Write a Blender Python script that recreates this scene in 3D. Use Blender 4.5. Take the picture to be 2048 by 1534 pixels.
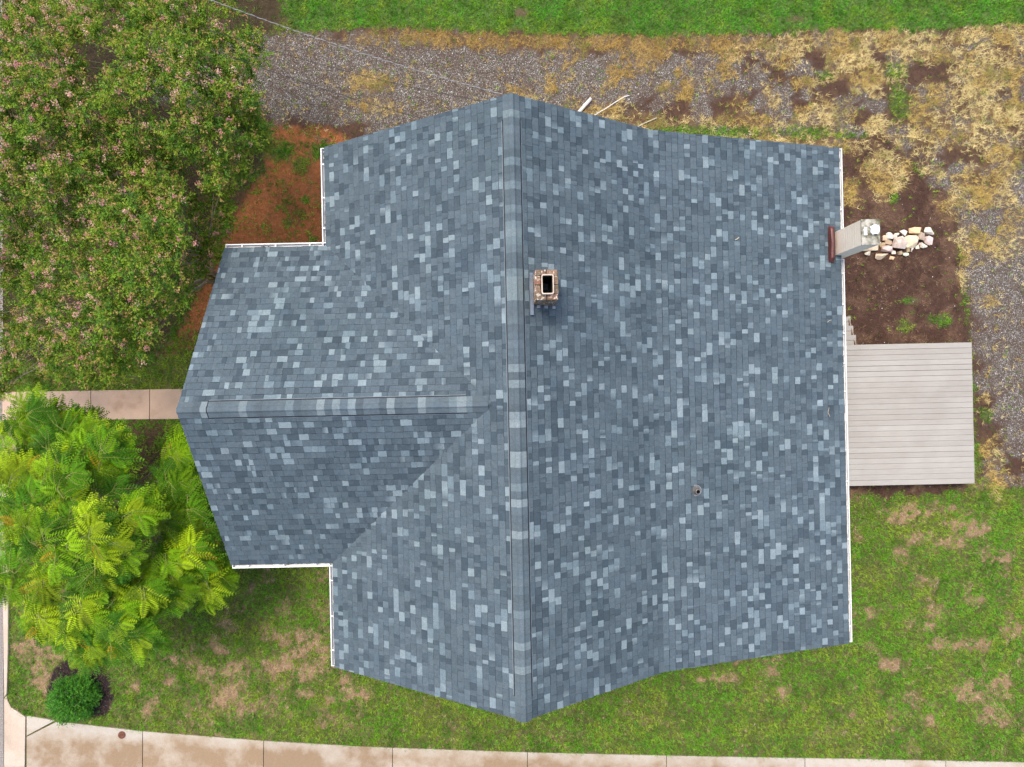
import bpy, bmesh, math, random
import numpy as np

for o in list(bpy.data.objects):
    bpy.data.objects.remove(o, do_unlink=True)
random.seed(7)
rng = np.random.default_rng(11)
scene = bpy.context.scene
COL = scene.collection
R = math.radians

# ------------------------------------------------------------------ camera, sky, sun, exposure
H = 19.4                 # camera height above the lawn (m)
FPX = 1421.0             # focal length in pixels of the 2048 px wide survey picture
cam_d = bpy.data.cameras.new('camera')
cam_d.sensor_width = 36.0
cam_d.lens = 36.0 * FPX / 2048.0
cam_d.clip_end = 2000
cam = bpy.data.objects.new('camera', cam_d)
cam.location = (0, 0, H)
cam.rotation_euler = (0, 0, 0)
COL.objects.link(cam)
scene.camera = cam

SUN_EL, SUN_AZ = 69.0, 322.0      # azimuth clockwise from +Y (top of the picture)
world = bpy.data.worlds.new('World')
scene.world = world
world.use_nodes = True
wn = world.node_tree.nodes
wn.clear()
wo = wn.new('ShaderNodeOutputWorld')
wb = wn.new('ShaderNodeBackground')
ws = wn.new('ShaderNodeTexSky')
ws.sky_type = 'NISHITA'
ws.sun_disc = False
ws.sun_elevation = R(SUN_EL)
ws.sun_rotation = R(SUN_AZ)
ws.air_density = 1.0
ws.dust_density = 4.0
ws.ozone_density = 1.0
wb.inputs['Strength'].default_value = 0.15
world.node_tree.links.new(ws.outputs[0], wb.inputs['Color'])
world.node_tree.links.new(wb.outputs[0], wo.inputs['Surface'])

sun_d = bpy.data.lights.new('sun', 'SUN')
sun_d.energy = 1.3
sun_d.angle = R(16)
sun_d.color = (1.0, 0.93, 0.82)
sun = bpy.data.objects.new('sun', sun_d)
sun.rotation_euler = (R(90 - SUN_EL), 0, R(180 - SUN_AZ))
sun.location = (0, 10, 30)
COL.objects.link(sun)

scene.view_settings.view_transform = 'Standard'
scene.view_settings.look = 'None'
scene.view_settings.gamma = 1.0
scene.view_settings.use_curve_mapping = False
scene.view_settings.exposure = 0.97

# ------------------------------------------------------------------ helpers
def P(u, v, z=0.0):
    """survey pixel -> point at height z"""
    k = (H - z) / FPX
    return ((u - 1024.0) * k, (767.0 - v) * k, z)

def PA(u, v, z):
    k = (H - z) / FPX
    return np.stack([(u - 1024.0) * k, (767.0 - v) * k, z + 0 * u], axis=-1)

def setp(o, label=None, category=None, group=None, kind=None):
    if label: o['label'] = label
    if category: o['category'] = category
    if group: o['group'] = group
    if kind: o['kind'] = kind
    return o

def empty(name, loc=(0, 0, 0), rz=0.0, **kw):
    o = bpy.data.objects.new(name, None)
    o.location = loc
    o.rotation_euler = (0, 0, rz)
    COL.objects.link(o)
    return setp(o, **kw)

def fmesh(name, V, F, mat, parent=None, cols=None, smooth=False, extra=None, **kw):
    """fast mesh: V (n,3), F (m,k) uniform faces or list of lists, cols (n,3) point colours"""
    me = bpy.data.meshes.new(name)
    V = np.asarray(V, dtype=np.float32).reshape(-1, 3)
    if isinstance(F, np.ndarray):
        m, k = F.shape
        me.vertices.add(len(V))
        me.vertices.foreach_set('co', V.ravel())
        me.loops.add(m * k)
        me.loops.foreach_set('vertex_index', F.astype(np.int32).ravel())
        me.polygons.add(m)
        me.polygons.foreach_set('loop_start', np.arange(0, m * k, k, dtype=np.int32))
        me.update(calc_edges=True)
    else:
        me.from_pydata([tuple(map(float, p)) for p in V], [], [list(map(int, f)) for f in F])
        me.update()
    if cols is not None:
        a = me.color_attributes.new('col', 'FLOAT_COLOR', 'POINT')
        c = np.ones((len(V), 4), dtype=np.float32)
        c[:, :3] = np.clip(cols, 0, 1)
        a.data.foreach_set('color', c.ravel())
    if extra:
        for nm, arr in extra.items():
            a = me.attributes.new(nm, 'FLOAT', 'POINT')
            a.data.foreach_set('value', np.asarray(arr, dtype=np.float32).ravel())
    me.polygons.foreach_set('use_smooth', np.full(len(me.polygons), smooth, dtype=bool))
    me.materials.append(mat)
    o = bpy.data.objects.new(name, me)
    COL.objects.link(o)
    if parent: o.parent = parent
    return setp(o, **kw)

class MB:
    """mesh collector"""
    def __init__(s): s.v, s.f = [], []
    def add(s, V, F):
        n = len(s.v); s.v += [tuple(p) for p in V]; s.f += [[i + n for i in f] for f in F]; return s
    def box(s, x0, x1, y0, y1, z0, z1):
        return s.add([(x0,y0,z0),(x1,y0,z0),(x1,y1,z0),(x0,y1,z0),(x0,y0,z1),(x1,y0,z1),(x1,y1,z1),(x0,y1,z1)],
                     [[0,3,2,1],[4,5,6,7],[0,1,5,4],[1,2,6,5],[2,3,7,6],[3,0,4,7]])
    def prism(s, poly, z0, z1):
        """plan polygon (ccw) extruded in z"""
        n = len(poly)
        V = [(p[0], p[1], z0) for p in poly] + [(p[0], p[1], z1) for p in poly]
        F = [list(range(n))[::-1], list(range(n, 2*n))] + [[i, (i+1) % n, n + (i+1) % n, n + i] for i in range(n)]
        return s.add(V, F)
    def extrude_y(s, prof, y0, y1):
        """(x,z) profile extruded along y"""
        n = len(prof)
        V = [(p[0], y0, p[1]) for p in prof] + [(p[0], y1, p[1]) for p in prof]
        F = [list(range(n)), list(range(n, 2*n))[::-1]] + [[i, n + i, n + (i+1) % n, (i+1) % n] for i in range(n)]
        return s.add(V, F)
    def extrude_x(s, prof, x0, x1):
        """(y,z) profile extruded along x"""
        n = len(prof)
        V = [(x0, p[0], p[1]) for p in prof] + [(x1, p[0], p[1]) for p in prof]
        F = [list(range(n))[::-1], list(range(n, 2*n))] + [[i, (i+1) % n, n + (i+1) % n, n + i] for i in range(n)]
        return s.add(V, F)
    def tube(s, pts, rad, k=6, cap=True):
        pts = np.asarray(pts, float); n = len(pts)
        rad = np.broadcast_to(np.asarray(rad, float), (n,))
        rings = []
        for i in range(n):
            d = pts[min(i+1, n-1)] - pts[max(i-1, 0)]
            d /= (np.linalg.norm(d) + 1e-9)
            a = np.cross(d, (0.13, 0.21, 1.0) if abs(d[2]) < .9 else (1.0, .1, 0)); a /= np.linalg.norm(a)
            b = np.cross(d, a)
            rings.append([pts[i] + rad[i] * (math.cos(2*math.pi*j/k) * a + math.sin(2*math.pi*j/k) * b) for j in range(k)])
        V = [p for r in rings for p in r]
        F = [[i*k + j, i*k + (j+1) % k, (i+1)*k + (j+1) % k, (i+1)*k + j] for i in range(n-1) for j in range(k)]
        if cap: F += [list(range(k))[::-1], [(n-1)*k + j for j in range(k)]]
        return s.add(V, F)
    def lathe(s, prof, c=(0, 0, 0), k=24):
        V = [(c[0] + r*math.cos(2*math.pi*j/k), c[1] + r*math.sin(2*math.pi*j/k), c[2] + z) for r, z in prof for j in range(k)]
        n = len(prof)
        F = [[i*k + j, i*k + (j+1) % k, (i+1)*k + (j+1) % k, (i+1)*k + j] for i in range(n-1) for j in range(k)]
        return s.add(V, F)
    def build(s, name, mat, parent=None, smooth=False, bevel=0, **kw):
        me = bpy.data.meshes.new(name)
        me.from_pydata(s.v, [], s.f)
        me.update()
        bm = bmesh.new(); bm.from_mesh(me)
        bmesh.ops.recalc_face_normals(bm, faces=bm.faces)
        if bevel:
            bmesh.ops.bevel(bm, geom=[e for e in bm.edges], offset=bevel, segments=1, affect='EDGES')
        bm.to_mesh(me); bm.free()
        if smooth: me.polygons.foreach_set('use_smooth', np.ones(len(me.polygons), dtype=bool))
        me.materials.append(mat)
        o = bpy.data.objects.new(name, me)
        COL.objects.link(o)
        if parent: o.parent = parent
        return setp(o, **kw)

# value noise -------------------------------------------------------
def _h(ix, iy, seed):
    n = (ix * 374761393 + iy * 668265263 + seed * 974634777) & 0xffffffff
    n = ((n ^ (n >> 13)) * 1274126177) & 0xffffffff
    return ((n ^ (n >> 16)) & 0xffff) / 65535.0
def vnoise(x, y, seed=0):
    x = np.asarray(x, float); y = np.asarray(y, float)
    ix = np.floor(x).astype(np.int64); iy = np.floor(y).astype(np.int64)
    fx = x - ix; fy = y - iy
    fx = fx*fx*(3 - 2*fx); fy = fy*fy*(3 - 2*fy)
    a = _h(ix, iy, seed); b = _h(ix+1, iy, seed); c = _h(ix, iy+1, seed); d = _h(ix+1, iy+1, seed)
    return (a*(1-fx) + b*fx)*(1-fy) + (c*(1-fx) + d*fx)*fy
def fbm(x, y, seed=0, octv=4):
    t = 0; a = 1; s = 0
    for i in range(octv):
        t = t + a * vnoise(x * 2**i + 17.3*i, y * 2**i - 9.1*i, seed + 31*i); s += a; a *= .55
    return t / s
def sstep(a, b, x):
    t = np.clip((x - a) / (b - a), 0, 1); return t*t*(3 - 2*t)
def sdf(u, v, poly):
    """signed distance to a polygon, negative inside"""
    poly = np.asarray(poly, float); n = len(poly)
    d = np.full(np.shape(u), 1e18); ins = np.zeros(np.shape(u), bool)
    for i in range(n):
        ax, ay = poly[i]; bx, by = poly[(i+1) % n]
        ex, ey = bx-ax, by-ay
        t = np.clip(((u-ax)*ex + (v-ay)*ey) / (ex*ex + ey*ey + 1e-12), 0, 1)
        d = np.minimum(d, (u-ax-t*ex)**2 + (v-ay-t*ey)**2)
        c = ((ay > v) != (by > v))
        with np.errstate(divide='ignore', invalid='ignore'):
            c &= u < (bx-ax)*(v-ay)/(by-ay if by != ay else 1e-9) + ax
        ins ^= c
    d = np.sqrt(d)
    return np.where(ins, -d, d)

# ------------------------------------------------------------------ materials
def new_mat(name):
    m = bpy.data.materials.new(name); m.use_nodes = True
    nt = m.node_tree; nt.nodes.clear()
    out = nt.nodes.new('ShaderNodeOutputMaterial')
    return m, nt, out
def ramp(nt, fac, stops):
    r = nt.nodes.new('ShaderNodeValToRGB')
    e = r.color_ramp.elements
    while len(e) < len(stops): e.new(0.5)
    for el, (p, c) in zip(e, stops):
        el.position = p; el.color = (*c, 1)
    nt.links.new(fac, r.inputs[0]); return r.outputs[0]
def noise(nt, scale, detail=4, rough=.55, coord='Object', vec=None):
    n = nt.nodes.new('ShaderNodeTexNoise')
    n.inputs['Scale'].default_value = scale; n.inputs['Detail'].default_value = detail; n.inputs['Roughness'].default_value = rough
    if vec is None:
        tc = nt.nodes.new('ShaderNodeTexCoord'); vec = tc.outputs[coord]
    nt.links.new(vec, n.inputs['Vector'])
    return n.outputs['Fac']
def mixc(nt, fac, a, b, mode='MIX'):
    m = nt.nodes.new('ShaderNodeMix'); m.data_type = 'RGBA'; m.blend_type = mode
    for s, x in ((m.inputs[0], fac), (m.inputs[6], a), (m.inputs[7], b)):
        if hasattr(x, 'node'): nt.links.new(x, s)
        elif isinstance(x, (int, float)): s.default_value = x
        else: s.default_value = (*x, 1)
    return m.outputs[2]
def bsdf(nt, out, color, rough=.8, metal=0.0, spec=.3, bump=None, bstr=.3, bdist=.01):
    b = nt.nodes.new('ShaderNodeBsdfPrincipled')
    if hasattr(color, 'node'): nt.links.new(color, b.inputs['Base Color'])
    else: b.inputs['Base Color'].default_value = (*color, 1)
    if hasattr(rough, 'node'): nt.links.new(rough, b.inputs['Roughness'])
    else: b.inputs['Roughness'].default_value = rough
    b.inputs['Metallic'].default_value = metal
    b.inputs['Specular IOR Level'].default_value = spec
    if bump is not None:
        bp = nt.nodes.new('ShaderNodeBump'); bp.inputs['Strength'].default_value = bstr; bp.inputs['Distance'].default_value = bdist
        nt.links.new(bump, bp.inputs['Height']); nt.links.new(bp.outputs[0], b.inputs['Normal'])
    nt.links.new(b.outputs[0], out.inputs['Surface'])
    return b
def attr_col(nt, name='col'):
    a = nt.nodes.new('ShaderNodeAttribute'); a.attribute_name = name; return a
def mat_noise(name, stops, scale, rough=.8, spec=.3, detail=5, bstr=.25, metal=0.0, fine=None):
    m, nt, out = new_mat(name)
    f = noise(nt, scale, detail)
    c = ramp(nt, f, stops)
    if fine:
        g = noise(nt, fine, 3)
        c = mixc(nt, .5, c, ramp(nt, g, [(.3, (.25,)*3), (.7, (.75,)*3)]), 'OVERLAY')
    bsdf(nt, out, c, rough, metal, spec, bump=noise(nt, scale*6, 3), bstr=bstr)
    return m
def mat_leaf(name, trans=.35, rough=.55):
    m, nt, out = new_mat(name)
    a = attr_col(nt)
    d = nt.nodes.new('ShaderNodeBsdfPrincipled')
    d.inputs['Roughness'].default_value = rough; d.inputs['Specular IOR Level'].default_value = .25
    nt.links.new(a.outputs['Color'], d.inputs['Base Color'])
    t = nt.nodes.new('ShaderNodeBsdfTranslucent'); nt.links.new(a.outputs['Color'], t.inputs['Color'])
    mx = nt.nodes.new('ShaderNodeMixShader'); mx.inputs[0].default_value = trans
    nt.links.new(d.outputs[0], mx.inputs[1]); nt.links.new(t.outputs[0], mx.inputs[2])
    nt.links.new(mx.outputs[0], out.inputs['Surface'])
    return m
def mat_vcol(name, rough=.9, spec=.2, nscale=60, amt=.5, bstr=.3):
    m, nt, out = new_mat(name)
    a = attr_col(nt)
    g = noise(nt, nscale, 4, .65)
    c = mixc(nt, amt, a.outputs['Color'], ramp(nt, g, [(.25, (.2,)*3), (.75, (.8,)*3)]), 'OVERLAY')
    bsdf(nt, out, c, rough, 0, spec, bump=g, bstr=bstr, bdist=.004)
    return m

M = {}
def mat_shingle():
    m, nt, out = new_mat('shingle_granules')
    a = attr_col(nt)
    g = nt.nodes.new('ShaderNodeNewGeometry'); pos = g.outputs['Position']
    n1 = noise(nt, 70, 4, .75, vec=pos); n2 = noise(nt, 16, 4, .6, vec=pos); n3 = noise(nt, .55, 4, .6, vec=pos)
    c = mixc(nt, .55, a.outputs['Color'], ramp(nt, n1, [(.25, (.2,)*3), (.75, (.8,)*3)]), 'OVERLAY')
    c = mixc(nt, .30, c, ramp(nt, n2, [(.3, (.3,)*3), (.7, (.7,)*3)]), 'OVERLAY')
    c = mixc(nt, .40, c, ramp(nt, n3, [(.3, (.40,.44,.43)), (.5, (.5,.5,.5)), (.7, (.54,.55,.57))]), 'OVERLAY')
    bsdf(nt, out, c, .93, 0, .2, bump=n1, bstr=.5, bdist=.004)
    return m
M['shingle'] = mat_shingle()
M['leaf'] = mat_leaf('leaf')
M['grass'] = mat_leaf('grass_blade', .3, .6)
M['straw'] = mat_leaf('straw_blade', .25, .8)
M['stone'] = mat_vcol('stone_chip', .85, .3, 40, .4, .3)
M['bark'] = mat_noise('bark', [(.3, (.16,.12,.09)), (.7, (.34,.28,.22))], 8, .9, fine=40)
M['white_metal'] = mat_noise('white_gutter_paint', [(.3, (.70,.70,.68)), (.65, (.82,.82,.80))], 1.5, .45, .4, bstr=.03)
M['deck_dark'] = mat_noise('roof_underlay', [(.3, (.05,.06,.07)), (.7, (.08,.09,.10))], 4, .9)
M['black_plastic'] = mat_noise('vent_plastic', [(.3, (.012,.014,.017)), (.7, (.025,.028,.03))], 6, .7)
M['grey_flange'] = mat_noise('vent_flange', [(.3, (.14,.17,.20)), (.7, (.20,.23,.26))], 6, .6)
M['siding'] = mat_noise('painted_siding', [(.3, (.62,.60,.55)), (.7, (.70,.68,.63))], 1.2, .6)
M['fascia'] = mat_noise('fascia_paint', [(.3, (.68,.68,.66)), (.7, (.78,.78,.76))], 2, .5)
M['found'] = mat_noise('foundation_brick', [(.3, (.26,.12,.08)), (.7, (.38,.20,.14))], 5, .9, fine=30)
M['steel'] = mat_noise('galvanised', [(.3, (.16,.19,.23)), (.7, (.28,.32,.37))], 5, .5, .5, metal=.4)
M['maroon'] = mat_noise('maroon_flashing', [(.3, (.075,.022,.020)), (.7, (.13,.042,.036))], 5, .5, .4, fine=30)
M['lead'] = mat_noise('lead_boot', [(.3, (.10,.09,.085)), (.7, (.24,.22,.21))], 14, .6, .4)
M['soot'] = mat_noise('soot', [(.3, (.006,.006,.006)), (.7, (.015,.014,.013))], 8, .95)  # flue soot; also painted shade in the vent pipe and under the deck
M['clayflue'] = mat_noise('clay_flue', [(.3, (.42,.33,.25)), (.7, (.58,.49,.40))], 12, .8)
M['mortar'] = mat_noise('old_mortar', [(.3, (.09,.07,.05)), (.7, (.22,.18,.14))], 16, .95)
M['pvc'] = mat_noise('white_pvc', [(.3, (.52,.50,.45)), (.7, (.66,.63,.58))], 6, .6)
M['cable_light'] = mat_noise('bare_aluminium', [(.3, (.26,.26,.26)), (.7, (.42,.42,.42))], 3, .5, .5)
M['cable_grey'] = mat_noise('grey_cable', [(.3, (.08,.08,.08)), (.7, (.16,.16,.16))], 3, .6)
M['cable_dark'] = mat_noise('black_cable', [(.3, (.02,.02,.022)), (.7, (.045,.045,.05))], 10, .6)
M['rust'] = mat_noise('rusty_iron', [(.3, (.085,.03,.02)), (.7, (.17,.07,.045))], 14, .85)
M['twig'] = mat_noise('dry_twig', [(.3, (.30,.25,.16)), (.7, (.55,.50,.38))], 14, .9)
M['asphalt'] = mat_noise('asphalt', [(.3, (.16,.14,.13)), (.7, (.30,.27,.25))], 30, .95, fine=90)

M['soot_mortar'] = mat_noise('sooty_mortar', [(.3, (.035,.028,.02)), (.7, (.085,.07,.055))], 20, .95)
def mat_brick():
    m, nt, out = new_mat('weathered_brick')
    oi = nt.nodes.new('ShaderNodeObjectInfo')
    base = ramp(nt, oi.outputs['Random'], [(0, (.22,.105,.075)), (.35, (.15,.105,.08)), (.7, (.27,.165,.12)), (1, (.12,.09,.07))])
    tc = nt.nodes.new('ShaderNodeTexCoord')
    g = nt.nodes.new('ShaderNodeNewGeometry')
    n1 = noise(nt, 19, 5, .6, vec=g.outputs['Position'])
    n2 = noise(nt, 27, 5, .65, vec=g.outputs['Position'])
    lim = ramp(nt, n1, [(.54, (0,)*3), (.60, (.9,)*3)])
    c = mixc(nt, lim, base, (.58,.52,.44))
    mo = ramp(nt, n2, [(.47, (0,)*3), (.60, (.85,)*3)])
    c = mixc(nt, mo, c, (.115,.092,.045))
    bsdf(nt, out, c, .95, 0, .2, bump=n2, bstr=.5)
    return m
M['brick'] = mat_brick()

def mat_cream():
    m, nt, out = new_mat('cream_masonry_paint')
    n1 = noise(nt, 3, 5)
    c = ramp(nt, n1, [(.3, (.80,.69,.54)), (.7, (.88,.78,.63))])
    bsdf(nt, out, c, .8, 0, .25, bump=noise(nt, 40, 4), bstr=.2)
    return m
M['cream'] = mat_cream()
M['crown'] = mat_noise('mossy_crown', [(.38, (.10,.095,.05)), (.5, (.26,.25,.20)), (.62, (.42,.40,.34))], 9, .95)
M['white_sheet'] = mat_noise('white_sheeting', [(.3, (.74,.77,.82)), (.7, (.86,.87,.90))], 8, .5)

def mat_deck():
    m, nt, out = new_mat('composite_decking')
    oi = nt.nodes.new('ShaderNodeObjectInfo')
    tc = nt.nodes.new('ShaderNodeTexCoord')
    mp = nt.nodes.new('ShaderNodeMapping'); mp.inputs['Scale'].default_value = (1.2, 26, 26)
    nt.links.new(tc.outputs['Object'], mp.inputs['Vector'])
    g = noise(nt, 3.0, 5, .6, vec=mp.outputs[0])
    c1 = ramp(nt, oi.outputs['Random'], [(0, (.295,.276,.245)), (.5, (.315,.296,.265)), (1, (.335,.316,.284))])
    c = mixc(nt, .22, c1, ramp(nt, g, [(.3, (.30,)*3), (.7, (.70,)*3)]), 'OVERLAY')
    s = noise(nt, .9, 4)
    c = mixc(nt, .25, c, ramp(nt, s, [(.35, (.38,.36,.34)), (.65, (.62,.62,.62))]), 'OVERLAY')
    bsdf(nt, out, c, .7, 0, .3, bump=g, bstr=.08)
    return m
M['deck'] = mat_deck()

def mat_concrete(name, light, mid, brown, stain_bias, y_edge=None, y_far=None):
    m, nt, out = new_mat(name)
    g = nt.nodes.new('ShaderNodeNewGeometry')
    pos = g.outputs['Position']
    n1 = noise(nt, 1.1, 6, .55, vec=pos)
    n2 = noise(nt, 6.0, 5, .6, vec=pos)
    n3 = noise(nt, 55.0, 3, .6, vec=pos)
    f = n1
    ad = nt.nodes.new('ShaderNodeMath'); ad.operation = 'MULTIPLY_ADD'
    nt.links.new(n2, ad.inputs[0]); ad.inputs[1].default_value = .28; nt.links.new(n1, ad.inputs[2])
    f = ad.outputs[0]
    if y_edge is not None:   # water stains lie away from the lawn edge
        sx = nt.nodes.new('ShaderNodeSeparateXYZ'); nt.links.new(pos, sx.inputs[0])
        mr = nt.nodes.new('ShaderNodeMapRange'); mr.inputs['From Min'].default_value = y_edge; mr.inputs['From Max'].default_value = y_far
        mr.inputs['To Min'].default_value = -.20; mr.inputs['To Max'].default_value = .14
        sk = nt.nodes.new('ShaderNodeMath'); sk.operation = 'MULTIPLY_ADD'; sk.inputs[1].default_value = .046
        nt.links.new(sx.outputs['X'], sk.inputs[0]); nt.links.new(sx.outputs['Y'], sk.inputs[2]); nt.links.new(sk.outputs[0], mr.inputs['Value'])
        a2 = nt.nodes.new('ShaderNodeMath'); a2.operation = 'ADD'
        nt.links.new(f, a2.inputs[0]); nt.links.new(mr.outputs[0], a2.inputs[1]); f = a2.outputs[0]
    b = stain_bias
    c = ramp(nt, f, [(b-.16, light), (b+.02, mid), (b+.20, brown)])
    c = mixc(nt, .35, c, ramp(nt, n3, [(.3, (.3,)*3), (.7, (.7,)*3)]), 'OVERLAY')
    oi = nt.nodes.new('ShaderNodeObjectInfo')
    c = mixc(nt, .3, c, ramp(nt, oi.outputs['Random'], [(0, (.42,.42,.42)), (1, (.58,.57,.55))]), 'OVERLAY')
    bsdf(nt, out, c, .9, 0, .25, bump=n3, bstr=.2)
    return m
M['side_conc'] = mat_concrete('stained_concrete', (.40,.36,.305), (.35,.29,.222), (.255,.18,.112), .62, -9.85, -10.35)
M['walk_conc'] = mat_concrete('walk_concrete', (.47,.34,.26), (.42,.30,.23), (.30,.20,.14), .72)
M['curb_conc'] = mat_concrete('curb_concrete', (.50,.41,.33), (.45,.36,.28), (.34,.26,.20), .70)

def mat_ground():
    m, nt, out = new_mat('soil_and_turf')
    a = attr_col(nt)
    gv = attr_col(nt, 'gravel')
    g = nt.nodes.new('ShaderNodeNewGeometry'); pos = g.outputs['Position']
    n1 = noise(nt, 34, 5, .7, vec=pos)
    n2 = noise(nt, 9, 4, .6, vec=pos)
    c = mixc(nt, .75, a.outputs['Color'], ramp(nt, n1, [(.25, (.12,)*3), (.75, (.88,)*3)]), 'OVERLAY')
    c = mixc(nt, .45, c, ramp(nt, n2, [(.3, (.25,)*3), (.7, (.75,)*3)]), 'OVERLAY')
    vo = nt.nodes.new('ShaderNodeTexVoronoi'); vo.inputs['Scale'].default_value = 52
    nt.links.new(pos, vo.inputs['Vector'])
    sp = nt.nodes.new('ShaderNodeSeparateColor'); nt.links.new(vo.outputs['Color'], sp.inputs[0])
    pc = ramp(nt, sp.outputs[0], [(0, (.105,.085,.068)), (.5, (.21,.182,.15)), (.85, (.32,.29,.255)), (.97, (.68,.66,.63))])
    edge = ramp(nt, vo.outputs['Distance'], [(.25, (1,)*3), (.6, (.35,)*3)])
    pc = mixc(nt, 1.0, pc, edge, 'MULTIPLY')
    c = mixc(nt, gv.outputs['Fac'], c, pc)
    ht = nt.nodes.new('ShaderNodeMath'); ht.operation = 'ADD'
    nt.links.new(n1, ht.inputs[0]); nt.links.new(vo.outputs['Distance'], ht.inputs[1])
    bsdf(nt, out, c, .97, 0, .15, bump=ht.outputs[0], bstr=.7, bdist=.02)
    return m
M['ground'] = mat_ground()

# ------------------------------------------------------------------ ground map (survey pixels u, v)
TOP_LAWN = [(470,-500),(2700,-500),(2700,42),(2048,44),(1950,50),(1880,64),(1750,56),(1600,62),(1500,68),(1300,70),(1100,66),(900,60),(760,52),(600,62),(566,34),(560,-30)]
GRAV1 = [(300,100),(430,85),(560,70),(760,76),(1000,98),(1300,100),(1480,108),(1500,190),(1280,200),(1100,212),(900,235),(740,250),(640,240),(560,236),(480,205),(300,190)]
GRAV2 = [(1905,380),(1960,400),(2048,330),(2700,330),(2700,1000),(2048,905),(1985,850),(1962,660),(1935,560)]
NORTH = [(300,60),(560,66),(760,52),(1300,70),(1750,56),(1950,50),(2700,42),(2700,1000),(2060,980),(1960,960),(1940,690),(1930,520),(1830,330),(1690,300),(1000,420),(560,250),(300,200)]
DIRT = [(1500,300),(1690,300),(1750,262),(1800,290),(1850,350),(1905,410),(1925,520),(1935,690),(1940,985),(1500,1000)]
CLAY = [(330,700),(360,640),(420,540),(440,480),(480,400),(530,330),(545,255),(640,250),(720,290),(720,700)]
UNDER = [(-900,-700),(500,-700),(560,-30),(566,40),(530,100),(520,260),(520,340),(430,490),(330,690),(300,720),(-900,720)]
BED = [(94,1400),(98,1362),(110,1336),(135,1320),(172,1318),(204,1330),(222,1358),(226,1395),(214,1428),(150,1440),(110,1430)]
STRAW = [(600,1285,60,30),(560,1330,60,26),(630,1345,50,20),(460,1400,50,26),(470,1340,50,14),(700,1385,40,16),(80,1300,50,50),(232-150,1290,40,70),(60,1230,25,40),(85,1360,30,30),(560,1275,22,12),(605,1300,36,26),(540,1325,34,18),(640,1320,18,22),(470,1395,34,30),(465,1415,40,18),
         (415,1345,24,16),(365,1318,30,12),(295,1415,12,22),(310,1405,12,18),(265,1375,16,12),(690,1360,14,14),(530,1280,20,10),(250,1200,20,10),
         (335,1360,16,12),(575,1360,14,10),(610,1390,14,12),(660,1400,14,12),(720,1395,16,12),(390,1415,12,8),(445,1300,14,8),
         (1860,1020,80,16),(1950,1060,50,18),(1800,1030,40,16),(1985,1110,40,22),(1840,1075,30,14),(1900,1085,26,14),(1930,1045,40,20),(1870,1225,30,14),(1850,1250,20,10),
         (1555,1325,16,12),(1570,1385,16,14),(1545,1345,12,18),(1450,1355,26,8),(1880,1290,36,12),(1960,1290,22,10),(2000,1370,36,20),(1930,1385,40,22),(1990,1430,40,20),
         (1780,1330,20,12),(1700,1225,12,10),(1740,1225,12,10),(1860,1440,18,14),(1815,1430,12,8),(2030,1260,20,16),(1840,1160,18,12),(1805,1110,14,14),(1480,1325,16,8),(1400,1360,10,10),(1950,1200,16,10),(1915,1290,20,10)]
GOLD = [(1770,352,46,36),(1700,388,18,20),(1950,485,34,22),(1985,505,26,20),(1985,345,40,36),(1870,405,7,7),(1880,418,8,8),(1925,560,8,16),(1930,500,8,24),(1970,800,16,14),(1640,230,50,26),
        (1480,215,24,24),(1545,200,20,22),(1105,165,16,26),(1130,130,10,8),(1900,250,110,46),(1960,180,60,40),(1850,200,50,30),(1980,270,60,50),(1450,85,60,16),(1780,90,60,16),(1200,240,90,18),
        (1330,250,80,16),(1450,265,70,18),(1590,280,70,18),(1700,290,40,18),(1245,120,14,10),(1330,175,20,10),(1420,165,14,14),(1010,60,12,6),(1975,60,60,10),(1890,110,40,14),(2020,130,30,40),
        (1040,190,26,16),(730,165,60,20),(760,210,60,14),(1600,165,26,14),(1000,80,260,10),(1300,84,200,12),(1560,110,36,24),(1370,180,30,20),(1515,250,80,22),(1980,600,14,10),(2010,480,20,20),(1975,900,20,30),(1990,950,20,30)]
GREENB = [(1798,205,22,30),(1790,140,24,16),(1650,148,14,10),(1600,265,60,12),(1440,264,130,10),(1330,262,40,6),(575,445,10,8),(610,400,10,8),(625,480,8,10),(600,330,20,16),(640,300,30,14),(560,300,30,20),
          (1975,830,12,16),(1965,820,10,8),(1790,395,10,8),(1880,640,20,10),(1820,600,14,6),(1810,655,14,14),(1700,270,30,8)]
def blobs(u, v, L, jit):
    m = np.zeros(np.shape(u))
    for (a, b, ra, rb) in L:
        d = np.sqrt(((u-a)/ra)**2 + ((v-b)/rb)**2)
        m = np.maximum(m, sstep(1.5, .4, d + jit))
    return m

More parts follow.
